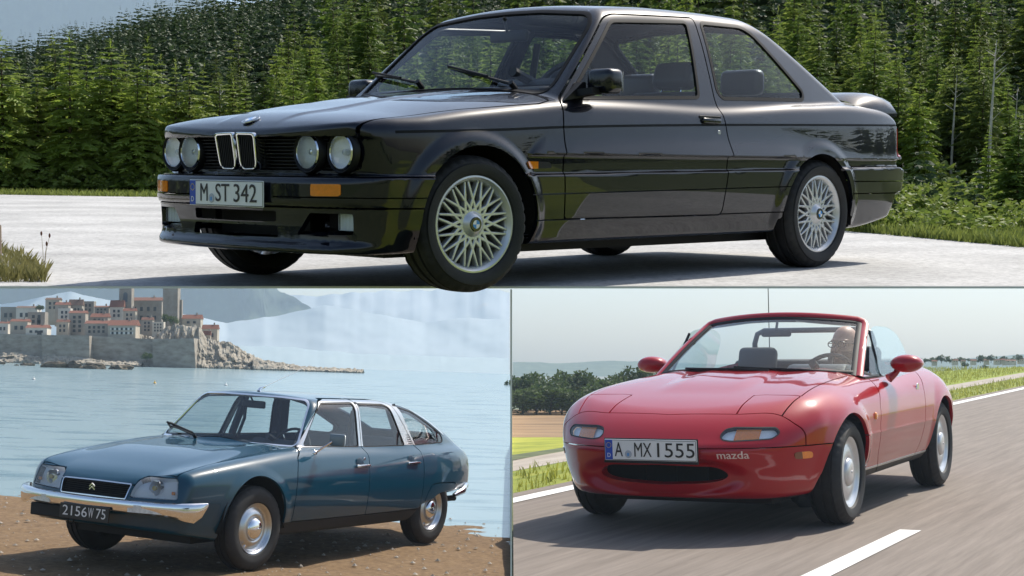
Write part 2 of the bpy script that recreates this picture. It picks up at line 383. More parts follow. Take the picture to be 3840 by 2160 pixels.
class MB:
    """collects simple solids into one mesh"""
    def __init__(s): s.v = []; s.f = []
    def add(s, V, F):
        o = len(s.v); s.v += [tuple(map(float, v)) for v in V]; s.f += [tuple(i+o for i in f) for f in F]; return s
    def box(s, a, b):
        (x0, y0, z0), (x1, y1, z1) = a, b
        return s.add([(x0,y0,z0),(x1,y0,z0),(x1,y1,z0),(x0,y1,z0),(x0,y0,z1),(x1,y0,z1),(x1,y1,z1),(x0,y1,z1)],
                     [(0,3,2,1),(4,5,6,7),(0,1,5,4),(1,2,6,5),(2,3,7,6),(3,0,4,7)])
    def prism(s, P, a, b, axis=1):
        """polygon P in the two other axes, extruded from a to b along axis"""
        n = len(P); k = [i for i in range(3) if i != axis]; V = []
        for t in (a, b):
            for p in P:
                q = [0, 0, 0]; q[k[0]] = p[0]; q[k[1]] = p[1]; q[axis] = t; V.append(q)
        return s.add(V, [tuple(range(n))[::-1], tuple(range(n, 2*n))]+[(i, (i+1) % n, (i+1) % n+n, i+n) for i in range(n)])
    def lathe(s, prof, n=32, c=(0, 0, 0), axis=1, a0=0, a1=2*math.pi, close=True):
        """profile (r, h) turned round an axis through c"""
        V = []; m = len(prof); full = abs(a1-a0-2*math.pi) < 1e-6; N = n if full else n+1
        for i in range(N):
            a = a0+(a1-a0)*i/n
            for r, h in prof:
                u, w = r*math.cos(a), r*math.sin(a)
                q = {1: (u, h, w), 2: (u, w, h), 0: (h, u, w)}[axis]; V.append((q[0]+c[0], q[1]+c[1], q[2]+c[2]))
        F = [(i*m+j, ((i+1) % N)*m+j, ((i+1) % N)*m+j+1, i*m+j+1) for i in range(n) for j in range(m-1)]
        return s.add(V, F)
    def tube(s, P, r, n=8):
        P = [Vector(p) for p in P]; V = []; N = len(P); rr = r if hasattr(r, '__len__') else [r]*N; up = None
        for i, p in enumerate(P):
            t = (P[min(i+1, N-1)]-P[max(i-1, 0)]).normalized()
            if up is None: up = Vector((0, 0, 1)) if abs(t.z) < .9 else Vector((1, 0, 0))
            a = t.cross(up).normalized(); b = a.cross(t).normalized(); up = b
            for k in range(n):
                w = 2*math.pi*k/n; V.append(p+(a*math.cos(w)+b*math.sin(w))*rr[i])
        F = [(i*n+k, i*n+(k+1) % n, (i+1)*n+(k+1) % n, (i+1)*n+k) for i in range(N-1) for k in range(n)]
        return s.add(V, F+[tuple(range(n))[::-1], tuple(range((N-1)*n, N*n))])
    def bar(s, a, b, w, h, up=(0, 0, 1), w2=None, h2=None):
        """box section w x h from a to b"""
        a, b = Vector(a), Vector(b); t = (b-a).normalized(); x = t.cross(Vector(up)).normalized(); y = x.cross(t)
        V = []
        for p, ww, hh in ((a, w, h), (b, w2 or w, h2 or h)):
            for i, j in ((-1, -1), (1, -1), (1, 1), (-1, 1)): V.append(p+x*i*ww/2+y*j*hh/2)
        return s.add(V, [(0,1,2,3),(4,7,6,5),(0,4,5,1),(1,5,6,2),(2,6,7,3),(3,7,4,0)])
    def build(s, name, mat, parent=None, smooth=False, M=None, bevel=0, seg=2, angle=None):
        me = bpy.data.meshes.new(name); me.from_pydata(s.v, [], s.f); bm = bmesh.new(); bm.from_mesh(me)
        bmesh.ops.recalc_face_normals(bm, faces=bm.faces)
        if bevel:
            bmesh.ops.bevel(bm, geom=[e for e in bm.edges if len(e.link_faces) == 2 and e.calc_face_angle(0) > .6], offset=bevel, segments=seg, profile=.5, affect='EDGES', clamp_overlap=True)
        if smooth:
            lim = angle or .7
            for f in bm.faces: f.smooth = True
            for e in bm.edges: e.smooth = not (len(e.link_faces) == 2 and e.calc_face_angle(0) > lim)
        bm.to_mesh(me); bm.free(); me.materials.append(mat); return link(name, me, parent, M)

# ---------------------------------------------------------------- materials
MATS = {}
def nodes(name):
    m = bpy.data.materials.new(name); m.use_nodes = True; nt = m.node_tree; return m, nt, nt.nodes['Principled BSDF']
def mat(name, col, rough=.5, metal=0, coat=0, spec=.5, var=0, vscale=5, bump=0, bscale=60, emit=None, trans=0, coord='Object', coatr=.03):
    if name in MATS: return MATS[name]
    m, nt, b = nodes(name); I = b.inputs
    I['Base Color'].default_value = (*col, 1); I['Roughness'].default_value = rough; I['Metallic'].default_value = metal
    I['Coat Weight'].default_value = coat; I['Coat Roughness'].default_value = coatr; I['Specular IOR Level'].default_value = spec
    if trans: I['Transmission Weight'].default_value = trans
    tc = nt.nodes.new('ShaderNodeTexCoord')
    if var:
        nz = nt.nodes.new('ShaderNodeTexNoise'); nz.inputs['Scale'].default_value = vscale; nz.inputs['Detail'].default_value = 6; nz.inputs['Roughness'].default_value = .65
        nt.links.new(tc.outputs[coord], nz.inputs['Vector'])
        mr = nt.nodes.new('ShaderNodeMapRange'); mr.inputs['From Min'].default_value = .3; mr.inputs['From Max'].default_value = .7
        mr.inputs['To Min'].default_value = 1-var; mr.inputs['To Max'].default_value = 1+var; nt.links.new(nz.outputs['Fac'], mr.inputs['Value'])
        mx = nt.nodes.new('ShaderNodeVectorMath'); mx.operation = 'SCALE'; mx.inputs[0].default_value = col
        nt.links.new(mr.outputs[0], mx.inputs['Scale']); nt.links.new(mx.outputs[0], I['Base Color'])
    if bump:
        nb = nt.nodes.new('ShaderNodeTexNoise'); nb.inputs['Scale'].default_value = bscale; nb.inputs['Detail'].default_value = 5
        nt.links.new(tc.outputs[coord], nb.inputs['Vector']); bp_ = nt.nodes.new('ShaderNodeBump'); bp_.inputs['Strength'].default_value = bump
        bp_.inputs['Distance'].default_value = .02; nt.links.new(nb.outputs['Fac'], bp_.inputs['Height']); nt.links.new(bp_.outputs[0], I['Normal'])
    if emit: I['Emission Color'].default_value = (*emit[0], 1); I['Emission Strength'].default_value = emit[1]
    MATS[name] = m; return m
def glass(name, tint=(.85, .9, .9), gloss=(1, 1, 1), ior=1.5, boost=1.0):
    """thin pane: clear tinted sheet with a mirror reflection that grows at grazing angles"""
    m = bpy.data.materials.new(name); m.use_nodes = True; nt = m.node_tree; nt.nodes.clear()
    out = nt.nodes.new('ShaderNodeOutputMaterial'); mx = nt.nodes.new('ShaderNodeMixShader'); tr = nt.nodes.new('ShaderNodeBsdfTransparent')
    gl = nt.nodes.new('ShaderNodeBsdfGlossy'); lw = nt.nodes.new('ShaderNodeLayerWeight'); lw.inputs[0].default_value = .5
    tr.inputs[0].default_value = (*tint, 1); gl.inputs['Roughness'].default_value = .01; gl.inputs[0].default_value = (*gloss, 1)
    pw = nt.nodes.new('ShaderNodeMath'); pw.operation = 'POWER'; pw.inputs[1].default_value = 5.0
    ml = nt.nodes.new('ShaderNodeMath'); ml.operation = 'MULTIPLY_ADD'; ml.inputs[1].default_value = .8; ml.inputs[2].default_value = .05*boost; ml.use_clamp = True
    nt.links.new(lw.outputs['Facing'], pw.inputs[0]); nt.links.new(pw.outputs[0], ml.inputs[0])
    nt.links.new(ml.outputs[0], mx.inputs[0]); nt.links.new(tr.outputs[0], mx.inputs[1]); nt.links.new(gl.outputs[0], mx.inputs[2])
    nt.links.new(mx.outputs[0], out.inputs[0]); return m
def ramp_mat(name, stops, scale=5, detail=8, rough=.8, bump=.3, bscale=None, coord='Object', spec=.3, distort=0, stretch=(1, 1, 1), rgh=.6, bdist=.02):
    """noise through a colour ramp, with relief"""
    m, nt, b = nodes(name); tc = nt.nodes.new('ShaderNodeTexCoord'); mp = nt.nodes.new('ShaderNodeMapping'); mp.inputs['Scale'].default_value = stretch
    nt.links.new(tc.outputs[coord], mp.inputs[0]); nz = nt.nodes.new('ShaderNodeTexNoise'); nz.inputs['Scale'].default_value = scale
    nz.inputs['Detail'].default_value = detail; nz.inputs['Roughness'].default_value = rgh; nz.inputs['Distortion'].default_value = distort
    nt.links.new(mp.outputs[0], nz.inputs['Vector']); cr = nt.nodes.new('ShaderNodeValToRGB'); e = cr.color_ramp.elements
    while len(e) < len(stops): e.new(.5)
    for k, (p, c) in zip(e, stops): k.position = p; k.color = (*c, 1)
    nt.links.new(nz.outputs['Fac'], cr.inputs[0]); nt.links.new(cr.outputs[0], b.inputs['Base Color'])
    b.inputs['Roughness'].default_value = rough; b.inputs['Specular IOR Level'].default_value = spec
    if bump:
        nb = nt.nodes.new('ShaderNodeTexNoise'); nb.inputs['Scale'].default_value = bscale or scale*3; nb.inputs['Detail'].default_value = 6
        nt.links.new(mp.outputs[0], nb.inputs['Vector']); bp_ = nt.nodes.new('ShaderNodeBump'); bp_.inputs['Strength'].default_value = bump; bp_.inputs['Distance'].default_value = bdist
        nt.links.new(nb.outputs['Fac'], bp_.inputs['Height']); nt.links.new(bp_.outputs[0], b.inputs['Normal'])
    return m

# ================================================================ vegetation kit
def leaf_mat(name, c1, c2, trans=.3, c3=None):
    m = bpy.data.materials.new(name); m.use_nodes = True; nt = m.node_tree; nt.nodes.clear()
    out = nt.nodes.new('ShaderNodeOutputMaterial'); mx = nt.nodes.new('ShaderNodeMixShader'); df = nt.nodes.new('ShaderNodeBsdfPrincipled'); tr = nt.nodes.new('ShaderNodeBsdfTranslucent')
    df.inputs['Roughness'].default_value = .6; df.inputs['Specular IOR Level'].default_value = .25
    oi_ = nt.nodes.new('ShaderNodeObjectInfo'); tc = nt.nodes.new('ShaderNodeTexCoord'); nz = nt.nodes.new('ShaderNodeTexNoise'); nz.inputs['Scale'].default_value = 9; nz.inputs['Detail'].default_value = 3
    nt.links.new(tc.outputs['Object'], nz.inputs['Vector']); ad = nt.nodes.new('ShaderNodeMath'); ad.operation = 'MULTIPLY_ADD'; ad.inputs[1].default_value = .62
    nt.links.new(oi_.outputs['Random'], ad.inputs[0]); nt.links.new(nz.outputs['Fac'], ad.inputs[2])
    cr = nt.nodes.new('ShaderNodeValToRGB'); e = cr.color_ramp.elements; e[0].position = .35; e[0].color = (*c1, 1); e[1].position = 1.15 if False else 1.0; e[1].color = (*c2, 1)
    if c3: k = e.new(.95); k.color = (*c3, 1)
    at_ = nt.nodes.new('ShaderNodeAttribute'); at_.attribute_name = 'tip'; a2 = nt.nodes.new('ShaderNodeMath'); a2.operation = 'MULTIPLY_ADD'; a2.inputs[1].default_value = .30
    nt.links.new(at_.outputs['Fac'], a2.inputs[0]); nt.links.new(ad.outputs[0], a2.inputs[2])
    nt.links.new(a2.outputs[0], cr.inputs[0]); nt.links.new(cr.outputs[0], df.inputs['Base Color']); nt.links.new(cr.outputs[0], tr.inputs[0])
    mx.inputs[0].default_value = trans; nt.links.new(df.outputs[0], mx.inputs[1]); nt.links.new(tr.outputs[0], mx.inputs[2]); nt.links.new(mx.outputs[0], out.inputs[0]); return m
BARK = ramp_mat('bark', [(.3, (.05, .035, .025)), (.7, (.14, .105, .08))], 12, stretch=(1, 1, .15), rough=.9)
SPRUCE = leaf_mat('spruce_needles', (.022, .046, .014), (.125, .190, .036), .40, (.19, .24, .055))
BROAD = leaf_mat('broad_leaves', (.026, .050, .016), (.075, .115, .028), .35)
HAZEL = leaf_mat('village_leaves', (.030, .055, .020), (.06, .10, .035), .25)
def spruce_mesh(seed, levels=22, per=8, tw=9, full=.20, fat=1.0):
    """unit-height spruce: whorls of drooping boughs, each a herringbone spray of twigs"""
    r = np.random.default_rng(seed); V = []; T = []; n = 0
    def quad(a, b, w0, w1, nv):
        nonlocal n
        V.extend([a-nv*w0, a+nv*w0, b+nv*w1, b-nv*w1]); T.append((n, n+1, n+2)); T.append((n, n+2, n+3)); n += 4
    for i in range(levels):
        f = (i+r.uniform(-.35, .35))/levels; h = .03+.95*max(f, 0); L = (full*(1-max(f, 0))**.74+.012)*r.uniform(.85, 1.12)
        k = max(4, int(round(per*(1-.45*f)))); a0 = r.uniform(0, 6.28)
        for j in range(k):
            a = a0+6.283*j/k+r.uniform(-.3, .3); l = L*r.uniform(.6, 1.18); d = np.array([math.cos(a), math.sin(a), 0.]); s = np.array([-d[1], d[0], 0.]); dr = r.uniform(.30, .70)-.35*f; lift = r.uniform(.0, .25)
            pt = lambda t: d*l*t+np.array([0, 0, h+l*(lift*t-dr*t*t)])
            m1, m2 = pt(.55), pt(1.0); hv = s*.55+np.array([0, 0, .8]); quad(pt(.1), m1, l*.05*fat, l*.10*fat, hv); quad(m1, m2, l*.10*fat, l*.02, hv)
            tn = max(3, int(tw*(.45+1.1*l/full)))
            for q in range(tn):
                t = (q+.6)/tn*.95+r.uniform(-.04, .04); sd = 1 if q % 2 else -1; p = pt(t); w = l*(.42-.28*t)*r.uniform(.7, 1.25)*min(1, (tw/tn)**.4)
                dv = d*r.uniform(.35, .8)+s*sd*r.uniform(.5, 1.)+np.array([0, 0, r.uniform(-.75, .05)]); dv /= np.linalg.norm(dv)
                nv = np.cross(dv, r.normal(size=3)+np.array([0, 0, .35])); nv /= np.linalg.norm(nv); quad(p, p+dv*w, w*.17*fat, w*.05*fat, nv)
    for q in range(16):
        h = r.uniform(.92, 1.01); a = r.uniform(0, 6.28); w = .20*(1.06-h)+.012; p = np.array([0, 0, h]); d = np.array([math.cos(a), math.sin(a), r.uniform(.3, 1.6)]); d /= np.linalg.norm(d); s = np.cross(d, [0, 0, 1.]); quad(p, p+d*w, w*.10, w*.03, s)
    return np.array(V), np.array(T)
def broad_mesh(seed, clumps=26, leaves=55, flat=.75, lw=.055):
    """unit-height broadleaf crown: leaf blades in many uneven clumps"""
    r = np.random.default_rng(seed); V = []; T = []; n = 0
    for c in range(clumps):
        u = r.normal(size=3); u /= np.linalg.norm(u); rad = r.uniform(.25, 1)**.5; C = np.array([u[0]*.36*rad, u[1]*.36*rad, .56+u[2]*.36*rad*flat*1.1]); R = r.uniform(.09, .19)
        for q in range(leaves):
            v = r.normal(size=3); v /= np.linalg.norm(v); p = C+v*R*r.uniform(.55, 1.05); w = lw*r.uniform(.5, 1.2)
            d = v*.4+r.normal(size=3)*.7; d /= np.linalg.norm(d); s = np.cross(d, r.normal(size=3)); s /= np.linalg.norm(s)
            V += [p+s*w*.45, p-s*w*.45, p+d*w-s*w*.2, p+d*w+s*w*.2]; T += [(n, n+1, n+2), (n, n+2, n+3)]; n += 4
    return np.array(V), np.array(T)
def tips(me):
    """new growth: mark the outer end of every twig"""
    a = me.attributes.new('tip', 'FLOAT', 'POINT'); a.data.foreach_set('value', np.tile([0, 0, 1, 1], len(me.vertices)//4+1)[:len(me.vertices)].astype(np.float32))
def mesh_data(name, V, T, m, smooth=False):
    o = fast_obj(name, V, T, m, None, smooth); me = o.data; tips(me); bpy.data.objects.remove(o); return me
def trunk_data(name, r0=.018, h=.9, limbs=0, seed=1):
    rr = random.Random(seed); mb = MB().tube([(0, 0, -.03), (.004, 0, h*.4), (0, .004, h)], [r0*1.3, r0*.8, r0*.15], 7)
    for k in range(limbs):
        a = rr.uniform(0, 6.28); z = h*rr.uniform(.3, .6); mb.tube([(0, 0, z), (.14*math.cos(a), .14*math.sin(a), z+.14), (.26*math.cos(a), .26*math.sin(a), z+.30)], [r0*.6, r0*.35, r0*.1], 5)
    o = mb.build(name, BARK, None, True); me = o.data; bpy.data.objects.remove(o); return me
SPR = [mesh_data('crown', *spruce_mesh(k, 27, 10, 11, f, 1.25), SPRUCE) for k, f in enumerate((.16, .19, .22, .18, .25))]
SPRUCE_L = leaf_mat('light_spruce_needles', (.055, .100, .018), (.24, .32, .055), .45, (.30, .36, .08))  # lighter, yellower needles for the near left row and scattered others
SPR_L = [mesh_data('crown', *spruce_mesh(30+k, 27, 10, 11, f, 1.25), SPRUCE_L) for k, f in enumerate((.19, .24, .21))]
SPR_FAR = [mesh_data('crown', *spruce_mesh(20+k, 18, 8, 6, f, 1.5), SPRUCE) for k, f in enumerate((.18, .21, .24))]
TRK = trunk_data('trunk', .009); BRD = [mesh_data('crown', *broad_mesh(k), BROAD) for k in range(4)]; BTRK = trunk_data('trunk', .022, .62, 5)
VIL = [mesh_data('crown', *broad_mesh(40+k, 14, 26, .8, .10), HAZEL) for k in range(2)]
def tree(name, base, M3x3, h, crown, trunk, label, group, spin=None, wide=1, cat='tree'):
    """trunk is the thing, crown its part; base in world coordinates"""
    t = bpy.data.objects.new(name, trunk); COL.objects.link(t); a = random.uniform(0, 6.28) if spin is None else spin
    t.matrix_world = Matrix.Translation(base) @ M3x3.to_4x4() @ Matrix.Rotation(a, 4, 'Z') @ Matrix.Diagonal((h*wide, h*wide, h, 1))
    c = bpy.data.objects.new('crown', crown); COL.objects.link(c); c.parent = t
    return setp(t, label=label, category=cat, group=group)
def blades(P, h, w, mt, name, M=None, bend=.5, seed=3):
    """grass: one curved two-triangle blade per point (local frame)"""
    r = np.random.default_rng(seed); P = np.asarray(P, float); n = len(P); a = r.uniform(0, 6.283, n); hh = h*r.uniform(.45, 1.3, n); ww = w*r.uniform(.7, 1.4, n); b = bend*hh*r.uniform(.2, 1.2, n)
    s = np.stack([np.cos(a), np.sin(a), 0*a], 1); d = np.stack([-np.sin(a), np.cos(a), 0*a], 1); up = np.array([0, 0, 1.])
    V = np.stack([P-s*ww[:, None], P+s*ww[:, None], P+d*(b*.35)[:, None]+up*(hh*.6)[:, None]+s*(ww*.7)[:, None], P+d*b[:, None]+up*hh[:, None]], 1).reshape(-1, 3)
    i = np.arange(n)*4; T = np.concatenate([np.stack([i, i+1, i+2], 1), np.stack([i, i+2, i+3], 1)])
    o = fast_obj(name, V, T, mt)
    if M is not None: o.matrix_world = M
    return o
def sheet(name, P, mt, M=None, kind='structure', z=0, label=None):
    """flat polygon (x, y) at height z of a frame"""
    o = MB().add([(x, y, z) for x, y in P], [tuple(range(len(P)))]).build(name, mt)
    if M is not None: o.matrix_world = M
    return setp(o, kind=kind, label=label)
def grid(name, fx, nu, nv, mt, smooth=True, M=None, kind='structure'):
    """surface from a function (u, v) -> point, u, v in 0..1"""
    V = [fx(u, v) for v in np.linspace(0, 1, nv) for u in np.linspace(0, 1, nu)]
    T = [(j*nu+i, j*nu+i+1, (j+1)*nu+i+1, (j+1)*nu+i) for j in range(nv-1) for i in range(nu-1)]
    o = fast_obj(name, np.array([tuple(p) for p in V]), np.array(T), mt, None, smooth)
    if M is not None: o.matrix_world = M
    return setp(o, kind=kind)
def vgrid(name, fx, nu, nv, mt, M=None, kind='structure', smooth=True):
    """surface from array functions"""
    v, u = np.meshgrid(np.linspace(0, 1, nv), np.linspace(0, 1, nu), indexing='ij'); P = np.stack(np.broadcast_arrays(*fx(u, v)), -1).reshape(-1, 3)
    ii = (np.arange(nv-1)[:, None]*nu+np.arange(nu-1)[None]).ravel(); o = fast_obj(name, P, np.stack([ii, ii+1, ii+nu+1, ii+nu], 1), mt, None, smooth)
    if M is not None: o.matrix_world = M
    return setp(o, kind=kind)
def fbm(x, y, seed=0, oct=5, rough=.5):
    """cheap value noise"""
    v = np.zeros(np.broadcast(x, y).shape); a = 1; tot = 0
    for o in range(oct):
        r = np.random.default_rng(seed+o*17); tab = r.uniform(-1, 1, (64, 64)); xf = np.asarray(x)*2**o+o*7.3; yf = np.asarray(y)*2**o+o*3.1
        xi = np.floor(xf).astype(int); yi = np.floor(yf).astype(int); tx = xf-xi; ty = yf-yi; tx = tx*tx*(3-2*tx); ty = ty*ty*(3-2*ty)
        g = lambda i, j: tab[(xi+i) % 64, (yi+j) % 64]
        v = v+a*((g(0, 0)*(1-tx)+g(1, 0)*tx)*(1-ty)+(g(0, 1)*(1-tx)+g(1, 1)*tx)*ty); tot += a; a *= rough
    return v/tot
GRASS = leaf_mat('grass_blades', (.06, .10, .02), (.22, .26, .06), .35)
DRYG = leaf_mat('dry_grass_blades', (.16, .15, .05), (.36, .33, .14), .3)

# ================================================================ terrace with the mountain road (frame GT, 30 x)
ROADM = ramp_mat('pale_asphalt', [(.34, (.26, .255, .25)), (.5, (.46, .455, .445)), (.66, (.60, .595, .575))], 26, rough=.9, bump=.35, bscale=260, rgh=.8, bdist=.006, detail=12)
_nt = ROADM.node_tree; _b = _nt.nodes['Principled BSDF']; _src = _b.inputs['Base Color'].links[0].from_socket          # worn patches and stains
_nz = _nt.nodes.new('ShaderNodeTexNoise'); _nz.inputs['Scale'].default_value = .9; _nz.inputs['Detail'].default_value = 8; _tc = _nt.nodes.new('ShaderNodeTexCoord'); _nt.links.new(_tc.outputs['Object'], _nz.inputs['Vector'])
_mr = _nt.nodes.new('ShaderNodeMapRange'); _mr.inputs['From Min'].default_value = .35; _mr.inputs['From Max'].default_value = .65; _mr.inputs['To Min'].default_value = .78; _mr.inputs['To Max'].default_value = 1.08; _nt.links.new(_nz.outputs['Fac'], _mr.inputs['Value'])
_vm = _nt.nodes.new('ShaderNodeVectorMath'); _vm.operation = 'SCALE'; _nt.links.new(_src, _vm.inputs[0]); _nt.links.new(_mr.outputs[0], _vm.inputs['Scale']); _nt.links.new(_vm.outputs[0], _b.inputs['Base Color'])
def gp(px, py): return on_plane(GT, px, py)
e0, e1 = gp(-2500, 1086), gp(5000, 1086)
sheet('road', [e0, e1, gp(5000, 1050), gp(4340, 985), gp(3190, 868), gp(600, 741), gp(-500, 727), gp(-2500, 700)], ROADM, GT, z=.016)
# white edge of the terrace and the post that carries it
ed = MB(); f = Vector((e1[0]-e0[0], e1[1]-e0[1], 0)).normalized(); nrm_ = Vector((-f.y, f.x, 0)); a, b = Vector((*e0, 0)), Vector((*e1, 0)); th = -.0055
V = [a-nrm_*.006, b-nrm_*.006, b+nrm_*.12, a+nrm_*.12]
ed.add([v+Vector((0, 0, .015)) for v in V]+[v+Vector((0, 0, -th)) for v in V], [(0, 1, 2, 3), (7, 6, 5, 4), (0, 4, 5, 1), (1, 5, 6, 2), (2, 6, 7, 3), (3, 7, 4, 0)])
WHITEP = mat('white_render', (.80, .80, .79), .6, var=.05, vscale=3)
o = ed.build('terrace_edge', WHITEP); o.matrix_world = GT; setp(o, label='thin white edge of the terrace running under the black coupe', category='edging')
pb = GT @ Vector((*gp(1917, 1089), -th)); pw = 3.4*pb.y/FPX
o = MB().lathe([(pw, 0), (pw, 1)], 12, axis=2).build('terrace_post', WHITEP, None, True); o.matrix_world = Matrix.Translation((pb.x, pb.y+.02, 8)) @ Matrix.Diagonal((1, 1, pb.z-8, 1))
setp(o, label='slim white post between the sea and the country road', category='post')
# meadow and hillside behind the road: height from the sight line so the forest climbs as it recedes
HOR = 614.5
def toprow(px): return np.interp(px, [-900, 0, 330, 600, 1000, 1500, 2500, 5000], [330, 300, 215, 140, 60, -60, -160, -200])
def hillz(X, Y):
    px = 1920+FPX*X/Y; t = ss((np.log(np.maximum(Y, 1))-math.log(30))/(math.log(85)-math.log(30)))
    base = HOR+HT*FPX/28.0
    row = base+(toprow(px)-base)*t; z = HT-(row-HOR)/FPX*Y
    return np.where(Y < 26.5, -.012, z+.05*fbm(X*.2, Y*.2, 5)*np.clip((Y-30)/10, 0, 4))
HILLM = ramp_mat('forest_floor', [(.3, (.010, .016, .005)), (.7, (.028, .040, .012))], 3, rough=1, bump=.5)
MEADOW = ramp_mat('meadow', [(.3, (.05, .08, .02)), (.5, (.09, .12, .03)), (.75, (.16, .17, .06))], 8, rough=1, bump=.4)
YS = np.concatenate([np.linspace(7.6, 28, 20), np.geomspace(29, 90, 50)]); XS = np.linspace(-.62, .62, 90)
Yg, Ug = np.meshgrid(YS, XS, indexing='ij'); Xg = Ug*Yg; Zg = hillz(Xg, Yg); nY, nX = Yg.shape
Vh = np.stack([Xg, Yg, Zg], -1).reshape(-1, 3); ii = (np.arange(nY-1)[:, None]*nX+np.arange(nX-1)[None]).ravel(); Th = np.stack([ii, ii+1, ii+nX+1, ii+nX], 1)
mk = Yg[:-1, :-1].ravel() < 30
o = fast_obj('meadow', Vh, Th[mk], MEADOW, None, True); o.matrix_world = GT; setp(o, kind='structure')
o = fast_obj('hillside', Vh, Th[~mk], HILLM, None, True); o.matrix_world = GT; setp(o, kind='structure')
# undergrowth and young trees closing the forest edge: one leafy mass
def leafy(pts, seed, mt, name, label, var=None):
    src = [broad_mesh(seed+k, 9, 22, .8, .11) for k in range(3)]; Vl, Tl, nl = [], [], 0
    for i, (X, Y, z, h) in enumerate(pts):
        v, t = src[i % 3]; a = random.uniform(0, 6.28); c, s = math.cos(a), math.sin(a); w = h*random.uniform(1.1, 1.9)
        Vl.append(np.stack([(v[:, 0]*c-v[:, 1]*s)*w+X, (v[:, 0]*s+v[:, 1]*c)*w+Y, (v[:, 2]-.18)*h+z], 1)); Tl.append(t+nl); nl += len(v)
    o = fast_obj(name, np.concatenate(Vl), np.concatenate(Tl), mt); o.matrix_world = GT; tips(o.data); return setp(o, kind='stuff', label=label)
pts = []
for k in range(420):
    px = random.choice((random.uniform(-150, 1050), random.uniform(3150, 4050), random.uniform(900, 4000))); Y = random.uniform(29.2, 34) if px < 1050 else random.uniform(28.8, 52); X = (px-1920)/FPX*Y
    pts.append((X, Y, float(hillz(np.array(X), np.array(Y))), random.uniform(.25, .75)*(1 if px < 1050 else 1.5)))
UNDER = leaf_mat('undergrowth_leaves', (.05, .085, .016), (.17, .23, .045), .4, (.22, .26, .06))
for k in range(170):
    px = random.uniform(3180, 4100); Y = 13.3+random.random()*14+(px-3200)*-.0022; X = (px-1920)/FPX*Y; pts.append((X, max(Y, 12.2), -.02, random.uniform(.16, .42)*min(1.4, Y/16)))
leafy(pts, 70, UNDER, 'undergrowth', 'leafy bushes and young growth along the forest edge')
# ---- spruces: individuals where they show largest
R3 = GT.to_3x3().normalized(); spots = []
def add(px, Y, h, far=False, wide=1): spots.append((px, Y, h, far, wide))
for px, top in ((-60, 95), (15, 150), (85, 262), (150, 255), (215, 165), (272, 150), (335, 205), (385, 240), (425, 176), (475, 205), (520, 250), (562, 170), (610, 235), (665, 250), (715, 240), (770, 265), (830, 300), (880, 315), (925, 330)):
    Y = 29.6+random.uniform(0, 1.6); base = HOR+HT*FPX/28.0; add(px, Y, (base-top)/FPX*Y*1.03, wide=1.3)
for px in np.arange(-80, 1000, 62): add(px+random.uniform(-20, 20), random.uniform(32, 35), random.uniform(1.1, 2.0))
for px in np.arange(3280, 4050, 48): add(px+random.uniform(-15, 15), random.uniform(17, 24), random.uniform(.5, 1.25), wide=1.35)
Y = 30.5
while Y < 62:
    h0 = np.interp(Y, [30, 45, 62], [2.5, 2.9, 3.0]); step = .36*h0*FPX/Y*.46
    px = -150+random.uniform(0, step)
    while px < 4000:
        k_ = np.interp(px, [700, 1300], [.62, 1])
        if not (px < 1000 and Y < 36): add(px, Y*random.uniform(.96, 1.04), h0*k_*random.uniform(.6, 1.3), Y > 48)
        px += step*k_*random.uniform(.6, 1.5)
    Y *= 1.085
def vis(s): return s[2]/s[1]
spots.sort(key=vis, reverse=True)
near, rest = spots[:295], spots[295:]
def shade(px): return 'behind the left of the road' if px < 1000 else 'behind the black coupe' if px < 3100 else 'right of the black coupe'
for i, (px, Y, h, far, wide) in enumerate(near):
    X = (px-1920)/FPX*Y; z = float(hillz(np.array(X), np.array(Y))); base = GT @ Vector((X, Y, z-.03))
    lab = ('green spruce in the dense mountain forest '+shade(px)) if i >= 19 or True else ''
    tree('spruce_tree', base, R3, h*KTOP, (SPR_L[i % 3] if (px < 1000 and Y < 31.5) or (px > 1000 and not far and i % 5 < 2) else (SPR_FAR if far else SPR)[i % (3 if far else 5)]), TRK, lab, 'forest spruces '+shade(px), wide=wide*random.uniform(.85, 1.25))
low_b = [spruce_mesh(80+k, 14, 7, 4, .22, 2.2) for k in range(3)]
BIRCH = mat('pale_birch_bark', (.50, .46, .40), .8, var=.35, vscale=6)
for px, Y, h, lb in ((3700, 29.3, 2.9, 'tall pale birch trunk with bare limbs, right of the black coupe'), (3560, 31, 2.4, 'thinner pale birch trunk nearer the coupe spoiler'), (3790, 32, 2.2, 'slim pale birch trunk at the edge of the view'), (820, 33, 2.1, 'pale dead trunk among the spruces above the bonnet')):
    X = (px-1920)/FPX*Y; z = float(hillz(np.array(X), np.array(Y))); t = MB().tube([(0, 0, -.1), (.01*h, 0, h*.5), (.03*h, 0, h)], [.013*h, .009*h, .002*h], 7); rr = random.Random(px)
    for k in range(9):
        a = rr.uniform(0, 6.28); q = h*rr.uniform(.45, .95); l = h*rr.uniform(.06, .14); t.tube([(.02*h, 0, q), (.02*h+l*math.cos(a), l*math.sin(a), q+l*.7)], [.003*h, .001*h], 5)
    o = t.build('birch_tree', BIRCH, None, True); o.matrix_world = GT @ Matrix.Translation((X, Y, z)); setp(o, label=lb, category='tree', group='bare pale trunks')
